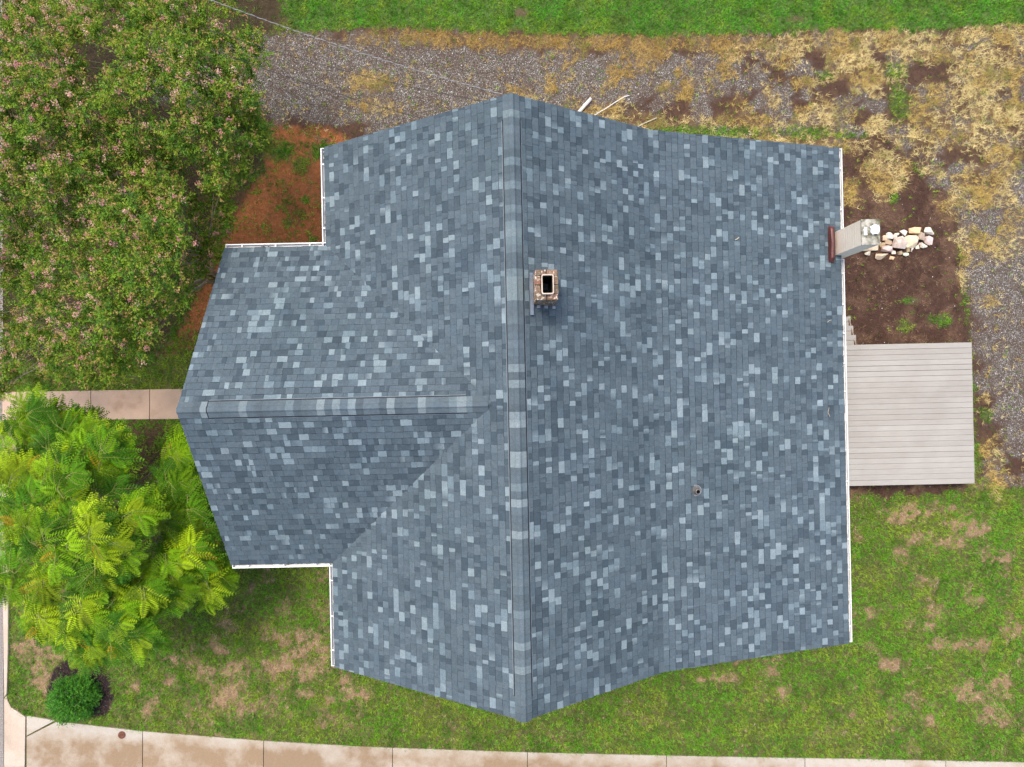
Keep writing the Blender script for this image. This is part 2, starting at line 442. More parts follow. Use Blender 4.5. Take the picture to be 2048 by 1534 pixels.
def zones(u, v):
    """what lies on the ground at (u, v)"""
    j1 = fbm(u/34, v/34, 3) - .5
    j2 = fbm(u/12, v/12, 5) - .5
    j3 = fbm(u/90, v/90, 8) - .5
    jit = j1*1.1 + j2*.9
    z = {}
    top = sstep(8, -8, sdf(u, v, TOP_LAWN) + j2*34)
    north = sstep(8, -8, sdf(u, v, NORTH) + j1*20) * (1-top)
    g1 = sstep(14, -14, sdf(u, v, GRAV1) + j1*60 + j2*20)
    g2 = sstep(16, -16, sdf(u, v, GRAV2) + j1*80 + j2*20)
    speck = sstep(.46, .60, fbm(u/40, v/26, 21))
    grav = np.maximum(np.maximum(g1, g2), north * speck * .9) * (1-top) * (.60 + .40*sstep(.36, .56, fbm(u/14, v/14, 23)))
    dirt = sstep(10, -10, sdf(u, v, DIRT) + j1*40)
    clay = sstep(12, -12, sdf(u, v, CLAY) + j1*44)
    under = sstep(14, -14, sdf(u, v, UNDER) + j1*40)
    bed = sstep(4, -4, sdf(u, v, BED) + j2*10)
    gold = blobs(u, v, GOLD, jit*1.3)
    goldn = sstep(.53, .62, fbm(u/44, v/36, 44) + .05*sstep(1300, 1900, u)) * north * sstep(1000, 1350, u)
    rim = sstep(26, 4, np.abs(sdf(u, v, TOP_LAWN) - 20 + j1*20)) * sstep(640, 800, u) * (u < 2100)
    gold = np.clip(np.maximum.reduce([gold, goldn * sstep(560, 380, v), rim * .9]), 0, 1) * (1-top) * np.where(u > 540, 1, 0)
    gold = gold * (.40 + .60*sstep(.36, .50, fbm(u/22, v/20, 47))) * (1 - .45*sstep(.56, .66, fbm(u/48, v/40, 49)))
    green = blobs(u, v, GREENB, jit)
    straw = blobs(u, v, STRAW, jit*1.4)
    lawn = 1 - np.clip(np.maximum.reduce([north, dirt, clay*.93, under*.85, bed]), 0, 1)
    lawn = np.maximum(lawn, top)
    # thin places in the lawn
    n = fbm(u/38, v/38, 63)
    thin = sstep(.56, .68, n) * np.where(v > 900, 1, 0)
    straw = np.clip(np.maximum(straw, thin * .5 * np.where((u < 720) | (u > 1700), 1.0, .35)), 0, 1) * np.where(v > 950, 1, 0) * (1-bed)
    straw = straw * (.30 + .70*sstep(.40, .54, fbm(u/13, v/13, 66)))
    bare_top = blobs(u, v, [(535,20,26,26),(530,45,18,20),(1590,38,20,10),(1040,25,12,8)], jit)
    lawn = lawn * (1 - straw*.92) * (1 - bare_top)
    shade_cover = sstep(14, -14, sdf(u, v, [(60,690),(400,660),(420,780),(40,782)]) + j1*20)
    low_bare = sstep(14, -14, sdf(u, v, [(200,842),(380,842),(420,980),(330,1000),(220,930)]) + j1*20)
    lawn = lawn * (1 - .6*low_bare)
    cl = sstep(.52, .44, fbm(u/26, v/26, 70)) * sstep(420, 640, u)
    lawn = np.maximum(lawn, clay * cl * .45)
    lawn = np.maximum(lawn, shade_cover*.75)
    gold = gold * (1 - .8*green)
    lawn = lawn * np.where(top > .5, 1.0, .66 + .34*sstep(.34, .52, fbm(u/10, v/10, 68)))
    z.update(top=top, north=north, grav=grav*(1-.85*gold)*(1-dirt*(1-g2)), dirt=dirt, clay=clay, under=under, bed=bed, gold=gold, green=green, straw=straw, lawn=lawn, low_bare=low_bare,
             j1=j1, j2=j2, j3=j3)
    return z

def lerp(a, b, t):
    return a + (np.asarray(b) - a) * t[..., None]

# ------------------------------------------------------------------ ground sheets
def build_ground():
    x0, x1, y0, y1, st = -15.6, 15.6, -12.0, 12.0, .055
    xs = np.arange(x0, x1 + st, st); ys = np.arange(y0, y1 + st, st)
    X, Y = np.meshgrid(xs, ys)
    k = H / FPX
    u = 1024 + X / k; v = 767 - Y / k
    z = zones(u, v)
    c = np.zeros(X.shape + (3,)) + np.array((.105, .078, .045))
    c = lerp(c, (.085, .110, .024), z['lawn'] * .8)
    c = lerp(c, (.070, .120, .028), z['top'] * z['lawn'])
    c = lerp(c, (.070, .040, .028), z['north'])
    c = lerp(c, (.062, .034, .024), z['dirt'] * (1 - .5*z['grav']))
    c = lerp(c, (.135, .082, .052), z['dirt'] * sstep(.48, .66, fbm(u/26, v/26, 95)) * .45)
    c = lerp(c, (.31, .112, .040), z['clay'] * (1 - z['lawn']))
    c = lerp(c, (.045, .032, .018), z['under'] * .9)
    c = lerp(c, (.27, .18, .10), z['straw'] * .85)
    c = lerp(c, (.26, .18, .07), z['gold'] * .6)
    c = lerp(c, (.07, .12, .03), z['green'] * .7)
    c = lerp(c, (.085, .045, .028), z['low_bare'] * .7)
    c = lerp(c, (.030, .020, .022), z['bed'])
    br = .75 + .5 * fbm(u/16, v/16, 90)
    c = c * br[..., None]
    zz = .018 * (fbm(u/60, v/60, 12) - .5) + .010 * (fbm(u/9, v/9, 13) - .5) - .012
    ny, nx = X.shape
    idx = np.arange(nx*ny).reshape(ny, nx)
    F = np.stack([idx[:-1, :-1], idx[:-1, 1:], idx[1:, 1:], idx[1:, :-1]], -1).reshape(-1, 4)
    V = np.stack([X, Y, zz], -1).reshape(-1, 3)
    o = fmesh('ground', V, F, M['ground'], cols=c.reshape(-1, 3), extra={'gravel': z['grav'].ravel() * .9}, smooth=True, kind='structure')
    far = MB().prism([(-400,-400),(400,-400),(400,400),(-400,400)], -.6, -.05)
    fo = far.build('terrain', mat_noise('far_turf', [(.3, (.06,.09,.03)), (.7, (.11,.13,.05))], .6, .95, fine=12), kind='structure')
build_ground()

# ------------------------------------------------------------------ pavements
def px_poly(pts, z): return [P(u, v, z)[:2] for (u, v) in pts][::-1]
def top_edge(u):
    return float(np.interp(u, [40,54,150,285,400,527,700,785,1055,1400,1700,2048,2400], [1428,1431,1447,1463,1472,1482,1492,1496,1505,1513,1518,1525,1532]))
def slab_strip(parent, joints, z, mat):
    for a, b in zip(joints[:-1], joints[1:]):
        g = .55
        us = np.linspace(a+g, b-g, 7)
        up = [(x, top_edge(x)) for x in us]
        m = MB().prism(px_poly([(a+g+ (1.5 if a < 60 else 0), 1700)][:1] + up + [(b-g, 1700)], z), -.10, z)
        m.build('slab', mat, parent, bevel=.006)
sw = MB().prism(px_poly([(40,1700),(40,1440),(300,1475),(800,1505),(2300,1545),(2300,1700)], 0), -.12, -.03).build('sidewalk', M['mortar'], kind='structure')
slab_strip(sw, [285, 527, 785, 1055, 1333, 1610, 1892, 2180], .03, M['side_conc'])
m = MB().prism(px_poly([(53,1700),(53,1474),(112,1444.5)] + [(x, top_edge(x)) for x in (150,200,245,284.4)] + [(284.4,1700)], .03), -.10, .03); m.build('slab', M['side_conc'], sw, bevel=.006)
m = MB().prism(px_poly([(53,1471.5),(53,1432),(80,1436),(109,1441.5)], .03), -.10, .03); m.build('slab', M['side_conc'], sw, bevel=.006)

cb = MB().prism(px_poly([(-6,1700),(-6,1195),(15,1195),(15.5,1300),(14,1385),(22,1414),(51,1433),(51,1700)], 0), -.12, -.03).build('curb', M['mortar'], kind='structure')
m = MB().prism(px_poly([(8,1395),(8,1392),(4,1100),(4,940),(15,960),(16,1223),(15.5,1300),(13,1388)], .06), -.10, .06); m.build('kerbstone', M['curb_conc'], cb, bevel=.01)
m = MB().prism(px_poly([(8,1534),(8,1398),(13,1391),(15,1402),(22,1415),(36,1424),(50.5,1434),(49,1534)], .03), -.10, .03); m.build('slab', M['curb_conc'], cb, bevel=.006)
m = MB().prism(px_poly([(8,1700),(8,1535.5),(49,1535.5),(48,1700)], .03), -.10, .03); m.build('slab', M['curb_conc'], cb, bevel=.006)
m = MB().prism([(-26,-14),(-13.88,-14),(-13.92,14),(-26,14)], -.14, -.004); m.build('road', M['asphalt'], kind='structure')

fw = MB().prism(px_poly([(4,845),(4,790),(420,775),(420,838)], 0), -.12, -.03).build('front_walk', M['mortar'], kind='structure')
wj = [4, 64, 181.5, 299, 416]
for a, b in zip(wj[:-1], wj[1:]):
    t = lambda u: 779 + (299-u)*.018
    bt = lambda u: 838.5 + (299-u)*.006
    m = MB().prism(px_poly([(a+.5, bt(a)), (a+.5, t(a)), (b-.5, t(b)), (b-.5, bt(b))], .035), -.08, .035); m.build('slab', M['walk_conc'], fw, bevel=.006)
m = MB().prism(px_poly([(5,945),(5,851),(33,851),(33,945)], .035), -.08, .035); m.build('slab', M['walk_conc'], fw, bevel=.006)

# ------------------------------------------------------------------ the house
HR = R(1.2)
house = empty('house', (0, 0, 0), HR, label='single storey house under a blue grey shingle roof with a front gable', category='house')
YS, YN = -5.93, 5.09                      # gable ends
RX, RZ = 0.085, 6.90                      # main ridge
KX, KZ = 2.95, 4.925                      # change of pitch
EX, EZ = 7.36, 3.58                       # rear eave
LX, LZ = -3.86, 4.33                      # front eave
GY, GZ, GX = -0.36, 6.62, -6.03           # front gable ridge
GS, GN = -3.70, 2.98                      # front gable eaves
T = .16
def off(prof, dz): return [(a, b - dz) for a, b in prof]
main_top = [(LX, LZ), (RX, RZ), (KX, KZ), (EX, EZ)]
rm = MB()
rm.extrude_y(off(main_top, .006) + off(main_top, T)[::-1], YS, YN)
roof = rm.build('roof', M['deck_dark'], house)
ftop = [(GS, LZ), (GY, GZ), (GN, LZ)]
fr = MB(); fr.extrude_x(off(ftop, .006) + off(ftop, T)[::-1], GX, -.30)
fr.build('gable_roof', M['deck_dark'], house)
# walls
wm = MB().extrude_y([(-3.5,.55),(-3.5,4.30),(RX,6.66),(KX,4.70),(7.0,3.46),(7.0,.55)], YS+.38, YN-.38).build('wall', M['siding'], house)
wf = MB().extrude_x([(-3.35,.55),(-3.35,4.36),(GY,6.40),(2.63,4.36),(2.63,.55)], GX+.38, -3.2).build('wall', M['siding'], house)
MB().box(-3.46, 6.96, YS+.42, YN-.42, -.1, .548).box(GX+.42, -3.3, -3.31, 2.59, -.1, .546).build('foundation', M['found'], house)
# rake and eave boards
for yy, s in ((YS, 1), (YN, -1)):
    a, b = sorted((yy + s*.012, yy + s*.035))
    MB().extrude_y(off(main_top, T+.001) + off(main_top, T+.13)[::-1], a, b).build('rake_board', M['fascia'], house)
MB().extrude_x(off(ftop, T+.001) + off(ftop, T+.13)[::-1], GX+.012, GX+.035).build('rake_board', M['fascia'], house)

PAL_D = np.array([(.056,.080,.100), (.062,.087,.108), (.052,.075,.095)])
PAL_M = np.array([(.076,.106,.128), (.083,.114,.137), (.079,.110,.134), (.090,.123,.146)])
PAL_L = np.array([(.165,.220,.250), (.192,.249,.278), (.136,.188,.219)])
def shade():
    r = random.random()
    p = PAL_D if r < .20 else (PAL_M if r < .835 else PAL_L)
    c = p[random.randrange(len(p))] * random.uniform(.86, .98) * np.array((1.03, 1.0, .97))
    return c
pieces = []
EXPO = .143
def facet(O, S, Tv, Ls, Lt, cull=None, t0=-.02, xmark=None):
    O = np.array(O, float); S = np.array(S, float); Tv = np.array(Tv, float)
    S /= np.linalg.norm(S); Tv /= np.linalg.norm(Tv)
    N = np.cross(S, Tv); N *= np.sign(N[2])
    EXPO = (Lt - t0) / round((Lt - t0) / .143)
    t = t0; ci = 0
    while t < Lt - .02:
        te = min(t + EXPO + .012, Lt + .01)
        s = -.012 + 0.0; wob = random.uniform(-.004, .004)
        s -= random.uniform(0, .12)
        tab = random.random() < .5
        while s < Ls + .012:
            w = random.choice((.08, .10, .12, .14, .17, .21)) * random.uniform(.85, 1.15)
            a, b = max(s, -.012), min(s + w, Ls + .012)
            if b - a > .015:
                tap = .006 if tab else -.006
                hb = (.0185 if tab else .0130) + random.uniform(-.0015, .0015)
                tb = t + wob + random.uniform(-.003, .003)
                g = .0010
                aa, bb = a + g, b - g
                shade_w = random.uniform(.012, .021) if tab else random.uniform(.008, .014)     # width of near-black strip, course shadow put into the colour
                pts = [(aa - tap*.4, tb, -.004), (bb + tap*.4, tb, -.004), (bb - tap*.4, te, -.004), (aa + tap*.4, te, -.004),
                       (aa - tap*.4, tb, hb), (bb + tap*.4, tb, hb), (bb - tap*.4, te, .0025), (aa + tap*.4, te, .0025)]
                pts += [pts[0], pts[1], pts[5], pts[4], (aa - .001, tb - shade_w, .0056), (bb + .001, tb - shade_w, .0056), (bb + .001, tb + .002, .0072), (aa - .001, tb + .002, .0072)]
                V = np.array([O + S*p[0] + Tv*p[1] + N*p[2] for p in pts])
                ctr = V[4:8].mean(0)
                if cull is None or not cull(ctr):
                    c1 = shade(); c2 = c1
                    if random.random() < .28: c2 = shade() if random.random() < .5 else c1 * random.uniform(.8, 1.25)
                    if not tab and c1.sum() > .55 and random.random() < .35: c1 = c2 = PAL_M[0]
                    shade_c = np.array((.020, .026, .032)) * random.uniform(.8, 1.6)  # painted shadow tone for the strip and the butt face
                    Cc = np.array([c1, c2, c2, c1, c1, c2, c2, c1] + [shade_c]*8)
                    score = (b - a) * (t + EXPO - tb) / (H - ctr[2])**2
                    pieces.append((score, V, Cc))
            s += w; tab = not tab
        t += EXPO; ci += 1
def in_gable(c):          # main front slope hidden below the front gable
    k = (LZ - GZ) / (GN - GY)
    zg = GZ + k * abs(c[1] - GY)
    return c[2] < zg - .12
def in_main(c):
    zm = RZ - (RX - c[0]) * (RZ - LZ) / (RX - LX)
    return c[2] < zm - .12
L = YN - YS
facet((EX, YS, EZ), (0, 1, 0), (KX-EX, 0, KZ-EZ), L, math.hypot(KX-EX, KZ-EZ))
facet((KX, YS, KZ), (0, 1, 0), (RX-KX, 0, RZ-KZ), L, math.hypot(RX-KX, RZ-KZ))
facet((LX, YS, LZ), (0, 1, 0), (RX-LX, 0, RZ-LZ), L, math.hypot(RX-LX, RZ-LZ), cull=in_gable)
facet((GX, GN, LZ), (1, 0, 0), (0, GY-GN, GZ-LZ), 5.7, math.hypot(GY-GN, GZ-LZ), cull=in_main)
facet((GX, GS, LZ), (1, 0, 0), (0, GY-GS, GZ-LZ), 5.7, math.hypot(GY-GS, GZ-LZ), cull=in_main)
pieces.sort(key=lambda p: -p[0])
QF = np.array([[4,5,6,7],[8,9,10,11],[12,13,14,15],[1,2,6,5],[3,0,4,7]])
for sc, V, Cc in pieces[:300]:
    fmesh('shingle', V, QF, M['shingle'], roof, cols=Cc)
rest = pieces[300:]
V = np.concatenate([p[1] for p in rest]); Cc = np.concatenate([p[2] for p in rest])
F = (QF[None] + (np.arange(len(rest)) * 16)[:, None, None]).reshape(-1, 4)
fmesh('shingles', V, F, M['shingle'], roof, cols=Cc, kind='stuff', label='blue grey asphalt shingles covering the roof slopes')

# ridge vents and ridge caps
def bent(p0, p1, side, half, slope_a, slope_b, h0, h1, thick):
    """bent cap from p0 to p1 along the ridge; slopes are drops per metre on both sides"""
    p0 = np.array(p0, float); p1 = np.array(p1, float); side = np.array(side, float)
    V = []
    for p, h in ((p0, h0), (p1, h1)):
        for dz in (0, -thick):
            for w in (-half, -half*.45, -.035, .035, half*.45, half):
                sl = slope_a if w < 0 else slope_b
                rnd = -abs(w) * sl if abs(w) > .036 else -abs(w) * sl * .45
                V.append(p + side*w + np.array((0, 0, rnd + h + dz)))
    F = []
    for i in range(5):
        F.append([i, i+1, 12+i+1, 12+i]); F.append([6+i, 18+i, 18+i+1, 6+i+1])
        F.append([i, 6+i, 6+i+1, i+1]); F.append([12+i, 12+i+1, 18+i+1, 18+i])
    F.append([0, 12, 18, 6]); F.append([5, 11, 23, 17])
    return np.array(V), np.array(F)
ma, mb_ = (RZ-LZ)/(RX-LX), (RZ-KZ)/(KX-RX)
gs = (GZ-LZ)/(GN-GY)
def ridge_run(A, B, side, sa, sb, v0, v1):
    A = np.array(A, float); B = np.array(B, float); d = (B-A); Ln = np.linalg.norm(d); d /= Ln
    # vent body between v0 and v1
    V, F = bent(A + d*v0, A + d*v1, side, .166, sa, sb, .030, .030, .024)
    vent = fmesh('ridge_vent', V, F, M['black_plastic'], roof)
    V, F = bent(A + d*(v0+.01), A + d*(v1-.01), side, .176, sa, sb, .018, .018, .006)
    fmesh('vent_flange', V, F, M['grey_flange'], roof)
    s = -.01
    while s < Ln:
        e = min(s + .155, Ln + .012)
        c = (PAL_L[random.randrange(3)]*.86 if random.random() < .26 else (PAL_M[random.randrange(4)]*random.uniform(.88, 1.15))) * np.array((1.06, 1.0, .95))
        mid = (s + e)/2
        inv = v0 - .02 < mid < v1 + .02
        base = .044 if inv else .026
        half = .146 if inv else .148
        V, F = bent(A + d*s, A + d*(e+.02), side, half, sa, sb, base + .009, base, .012)
        cc = np.tile(c, (len(V), 1))
        if random.random() < .35: cc[12:] = cc[12:] * random.uniform(.8, 1.2)
        fmesh('ridge_cap', V, F, M['shingle'], roof, cols=cc)
        s += .14
ridge_run((RX, YN, RZ), (RX, YS, RZ), (1, 0, 0), ma, mb_, .42, L - .40)
ridge_run((GX, GY, GZ), (-.47, GY, GZ), (0, 1, 0), gs, gs, .52, 5.20)

# gutters: trough profile swept along an eave -------------------------
def gutter(axis, e, out, a, b, ztop, hang, skip_ends=()):
    """axis 'y': trough along y at x=e opening outward by `out` sign; axis 'x': along x at y=e"""
    W, D, t = .115, .095, .008
    prof = [(0.0, -.008), (0.0, -D), (W*.72, -D), (W, -.055), (W, 0.0), (W-.020, 0.0), (W-.020, -.010), (W-t, -.010), (W-t, -.055), (W*.72-t, -D+t), (t, -D+t), (t, -.008)]
    pr = [(e + out*p, ztop + q) for p, q in prof]
    m = MB()
    (m.extrude_y if axis == 'y' else m.extrude_x)(pr, a, b)
    cap = [(e, ztop-.010), (e, ztop-D), (e+out*W*.72, ztop-D), (e+out*W, ztop-.055), (e+out*W, ztop-.002)]
    for k, q in ((0, a), (1, b)):
        if k in skip_ends: continue
        s = .010 if k == 0 else -.010
        q0, q1 = sorted((q - s*.3, q + s))
        (m.extrude_y if axis == 'y' else m.extrude_x)(cap, q0, q1)
    g = m.build('gutter', M['white_metal'], house)
    n = max(2, int((b-a)/.62))
    for i in range(n):
        q = a + (b-a)*(i+.5)/n + random.uniform(-.03, .03)
        h = MB()
        x0, x1 = sorted((e + out*.004, e + out*(W-.004)))
        if axis == 'y': h.box(x0, x1, q-.011, q+.011, ztop-.012, ztop+.003)
        else: h.box(q-.011, q+.011, x0, x1, ztop-.012, ztop+.003)
        h.build('gutter_hanger', M['white_metal'], g)
    return g
gutter('y', EX-.010, 1, YS+.01, 2.62, EZ-.020, 1)
gutter('y', EX-.010, 1, 3.30, YN-.01, EZ-.020, 1)
gutter('y', LX+.012, -1, GN+.055, YN-.01, LZ-.02, 1, skip_ends=(0,))
gutter('y', LX+.012, -1, YS+.01, GS-.055, LZ-.02, 1, skip_ends=(1,))
gutter('x', GN-.012, 1, GX+.01, LX-.02, LZ-.02, 1, skip_ends=(1,))
gutter('x', GS+.012, -1, GX+.01, LX-.02, LZ-.02, 1, skip_ends=(1,))
# dark wet leaf litter lying in the front troughs
for (ax, e, o_, a, b) in (('y', LX+.012, -1, GN+.2, GN+.85), ('y', LX+.012, -1, YN-.30, YN-.06), ('x', GS+.012, -1, LX-1.05, LX-.5), ('x', GN-.012, 1, GX+.75, GX+1.0)):
    m = MB()
    n = int((b-a)/.035)
    for i in range(n):
        q = a + (b-a)*i/n; w = random.uniform(.03, .06); d = random.uniform(.015, .045)
        x0, x1 = sorted((e + o_*.012, e + o_*(.012+w)))
        z0 = LZ-.11; z1 = LZ-.07 + random.uniform(0, .02)
        if ax == 'y': m.box(x0, x1, q, q+d, z0, z1)
        else: m.box(q, q+d, x0, x1, z0, z1)
    m.build('gutter_debris', M['soot'], house)

# brick chimney -------------------------------------------------------
cx, cy = .62, 1.66
ZT = 7.40
ch = MB()
for (x0, x1, y0, y1) in ((-.192,-.105,-.252,.252), (.105,.192,-.252,.252), (-.105,.105,-.252,-.165), (-.105,.105,.165,.252)):
    ch.box(cx+x0, cx+x1, cy+y0, cy+y1, 6.0, ZT-.055)
chim = ch.build('chimney', M['soot_mortar'], house, label='weathered red brick chimney beside the main ridge')
bm_cache = {}
def brick(x0, x1, y0, y1, z0, z1):
    dx, dy, dz = x1-x0, y1-y0, z1-z0
    key = (round(dx, 3), round(dy, 3))
    if key not in bm_cache:
        me = bpy.data.meshes.new('brick'); b = bmesh.new()
        bmesh.ops.create_cube(b, size=1)
        for v in b.verts:
            v.co = (v.co.x*dx, v.co.y*dy, v.co.z*dz)
        bmesh.ops.bevel(b, geom=list(b.edges), offset=.006, segments=1, affect='EDGES')
        for v in b.verts: v.co += __import__('mathutils').Vector((random.uniform(-.002,.002), random.uniform(-.002,.002), random.uniform(-.002,.002)))
        b.to_mesh(me); b.free(); me.materials.append(M['brick']); bm_cache[key] = me
    o = bpy.data.objects.new('brick', bm_cache[key]); COL.objects.link(o); o.parent = chim
    o.location = ((x0+x1)/2 + random.uniform(-.003,.003), (y0+y1)/2 + random.uniform(-.003,.003), (z0+z1)/2)
    o.rotation_euler = (0, 0, random.uniform(-.012, .012))
zc = 6.32; ci = 0
while zc < ZT - .03:
    z0, z1 = zc, min(zc + .066, ZT)
    g = .0085
    X0, X1, Y0, Y1 = cx-.2, cx+.2, cy-.26, cy+.26
    if ci % 2 == 0:
        for a, b in ((Y0, Y0+.16), (Y0+.16, Y0+.36), (Y0+.36, Y1)):
            brick(X0, X0+.1, a+g, b-g, z0, z1); brick(X1-.1, X1, a+g, b-g, z0, z1)
        brick(X0+.1+g, X1-.1-g, Y0, Y0+.1, z0, z1); brick(X0+.1+g, X1-.1-g, Y1-.1, Y1, z0, z1)
    else:
        for a, b in ((Y0+.1, Y0+.26), (Y0+.26, Y1-.1)):
            brick(X0, X0+.1, a+g, b-g, z0, z1); brick(X1-.1, X1, a+g, b-g, z0, z1)
        for a, b in ((X0, X0+.2), (X0+.2, X1)):
            brick(a+g, b-g, Y0, Y0+.1, z0, z1); brick(a+g, b-g, Y1-.1, Y1, z0, z1)
    zc += .075; ci += 1
def rrect(hx, hy, r, k=5):
    pts = []
    for (sx, sy, a0) in ((1,1,0),(-1,1,90),(-1,-1,180),(1,-1,270)):
        for i in range(k+1):
            a = R(a0 + 90*i/k); pts.append((sx*(hx-r) + r*math.cos(a), sy*(hy-r) + r*math.sin(a)))
    return pts
def liner(name, cx, cy, hx, hy, t, z0, z1, mat, parent):
    o_ = rrect(hx, hy, .035); i_ = rrect(hx-t, hy-t, .022); n = len(o_)
    V = [(cx+p[0], cy+p[1], z) for ring, z in ((o_, z0), (o_, z1), (i_, z1), (i_, z0)) for p in ring]
    F = [[k*n+i, k*n+(i+1) % n, (k+1)*n+(i+1) % n, (k+1)*n+i] for k in range(3) for i in range(n)]
    return MB().add(V, F).build(name, mat, parent)
fl = liner('flue_liner', cx+.015, cy, .105, .168, .019, 6.9, ZT+.045, M['clayflue'], chim)
liner('flue_soot', cx+.015, cy, .085, .148, .004, 6.0, ZT-.02, M['soot'], chim)
MB().box(cx-.1, cx+.13, cy-.16, cy+.16, 6.0, 6.02).build('flue_floor', M['soot'], chim)
# step flashing and back pan of the brick chimney
fm = MB()
fm.extrude_y([(cx-.275, 6.765), (cx-.262, 6.80), (cx-.205, 6.775), (cx-.205, 6.745)], cy-.45, cy+.30)
fm.build('chimney_flashing', M['steel'], chim)
fm = MB()
for i in range(3):
    xx = cx-.2 + i*.14; zz = RZ - (xx-RX)*mb_
    for yy, s in ((cy-.262, -1), (cy+.262, 1)):
        a, b = sorted((yy, yy+s*.05)); fm.box(xx, xx+.12, a, b, zz-.12, zz-.03)
fm.build('chimney_flashing', M['steel'], chim)

# painted chimney at the rear eave -----------------------------------
px0, px1, py0, py1, pz = 7.245, 7.615, 2.70, 3.215, 4.78
pm = MB()
z = -.05; i = 0
while z < pz - .03:
    e = min(z + .100, pz); pm.box(px0, px1, py0, py1, z, e - .006); pm.box(px0+.004, px1-.004, py0+.004, py1-.004, e-.007, e+.001); z = e
pch = pm.build('chimney', M['cream'], house, label='cream painted chimney with mossy top standing at the rear eave')
cm = MB()
cm.box(px0-.006, px1+.006, py0-.006, py1+.006, pz, pz+.03)
cm.add([(px0, py0, pz+.03), (px1, py0, pz+.03), (px1, py1, pz+.03), (px0, py1, pz+.03), ((px0+px1)/2-.05, (py0+py1)/2-.05, pz+.05), ((px0+px1)/2+.05, (py0+py1)/2+.05, pz+.05)],
       [[0,1,5,4],[1,2,5],[2,3,4,5],[3,0,4]])
cm.build('chimney_crown', M['crown'], pch)
def lump(name, c, r, mat, parent, seed, k=10, amp=.2):
    b = bmesh.new(); bmesh.ops.create_icosphere(b, subdivisions=3, radius=1)
    rr = random.Random(seed); ph = [rr.uniform(0, 6) for _ in range(6)]
    for v in b.verts:
        x, y, zz = v.co
        f = 1 + amp*(math.sin(5*x+ph[0])*math.sin(4*y+ph[1]) + .6*math.sin(9*y+ph[2]+3*zz)*math.cos(8*x+ph[3])) + rr.uniform(-.04, .04)
        q = [math.copysign(abs(t)**.6, t) for t in (x, y, zz)]
        v.co = (c[0]+q[0]*r[0]*f, c[1]+q[1]*r[1]*f, c[2]+max(q[2], -.4)*r[2]*f)
    me = bpy.data.meshes.new(name); b.to_mesh(me); b.free(); me.materials.append(mat)
    o = bpy.data.objects.new(name, me); COL.objects.link(o); o.parent = parent; return o
lump('flue_cover', (px0+.25, py0+.29, pz+.07), (.085, .095, .05), M['white_sheet'], pch, 3)
lump('flue_cover', (px0+.065, py0+.27, pz+.05), (.030, .085, .03), M['white_sheet'], pch, 5)
# maroon saddle on its upslope side
def lowz(x): return KZ + (x-KX)*(EZ-KZ)/(EX-KX)
sm = MB()
ring = [(7.05, 0), (7.075, .13), (7.11, .155), (7.17, .12), (7.24, 0)]
Vs = []
for yy, sc in ((2.53, .25), (2.62, .9), (2.96, 1.15), (3.26, .9), (3.33, .25)):
    for (x, h) in ring: Vs.append((x, yy, lowz(x) + h*sc))
nr = len(ring)
Fs = [[i*nr+j, i*nr+j+1, (i+1)*nr+j+1, (i+1)*nr+j] for i in range(4) for j in range(nr-1)]
sm.add(Vs, Fs + [list(range(nr)), [4*nr+j for j in range(nr)][::-1]])
sm.build('chimney_saddle', M['maroon'], pch)

def on_roof(u, v):
    z_ = 4.2
    for _ in range(8):
        p = P(u, v, z_); X = p[0]*math.cos(HR) + p[1]*math.sin(HR)
        z_ = lowz(X) if X > KX else (RZ - (X-RX)*mb_ if X > RX else RZ - (RX-X)*ma)
    return np.array(P(u, v, z_ + .03))

# plumbing vent -------------------------------------------------------
vx, vy, vz = on_roof(1392, 981)
lx = vx*math.cos(HR) + vy*math.sin(HR); ly = -vx*math.sin(HR) + vy*math.cos(HR)
vz = lowz(lx)
vp = MB().lathe([(.105, -.02), (.105, .012), (.085, .03), (.06, .10), (.052, .18), (.052, .21), (.040, .21), (.040, .02), (.001, .015)], (lx, ly, vz), 28).build('vent_pipe', M['lead'], house, smooth=False)
MB().add([(lx-.15, ly-.12, lowz(lx-.15)+.022), (lx+.10, ly-.12, lowz(lx+.10)+.022), (lx+.10, ly+.12, lowz(lx+.10)+.022), (lx-.15, ly+.12, lowz(lx-.15)+.022)], [[0,1,2,3]])
MB().lathe([(.118, -.01), (.118, .02), (.104, .022), (.104, -.01)], (lx, ly, vz), 28).build('pipe_collar', M['grey_flange'], vp)
MB().lathe([(.0385, .06), (.0385, .195), (.0395, .195), (.0395, .06)], (lx, ly, vz), 20).lathe([(.001, .05), (.039, .05)], (lx, ly, vz), 20).build('pipe_bore', M['soot'], vp)  # near-black lining and disk, shade of the pipe hole put into colour

# ------------------------------------------------------------------ deck with stairs
deck = empty('deck', (0, 0, 0), HR, label='pale grey composite board deck with steps behind the house', category='deck')
DZ = .55
DX0, DX1, DY0, DY1 = 7.02, 12.22, -2.91, .84
n = 26; pit = (DY1-DY0)/n
base_me = None
for i in range(n):
    a = DY0 + i*pit
    gap = random.choice((.003, .004, .006)) if i != 21 else .010
    dz = random.uniform(-.0015, .0015)
    m = MB().box(DX0, DX1 + random.uniform(-.004, .004), a + gap/2, a + pit - gap/2, DZ-.026+dz, DZ+dz)
    m.build('board', M['deck'], deck, bevel=.003)
rim = MB().box(DX0, DX1-.03, DY0+.02, DY0+.055, .22, DZ-.03).box(DX0, DX1-.03, DY1-.055, DY1-.02, .22, DZ-.03).box(DX1-.028, DX1-.002, DY0+.02, DY1-.02, .22, DZ-.03)
rim.build('rim_joist', M['maroon'], deck)
MB().box(DX0, DX1-.04, DY0+.06, DY1-.06, DZ-.14, DZ-.05).build('joist', M['soot'], deck)  # solid near-black slab added so the gaps between boards look shaded
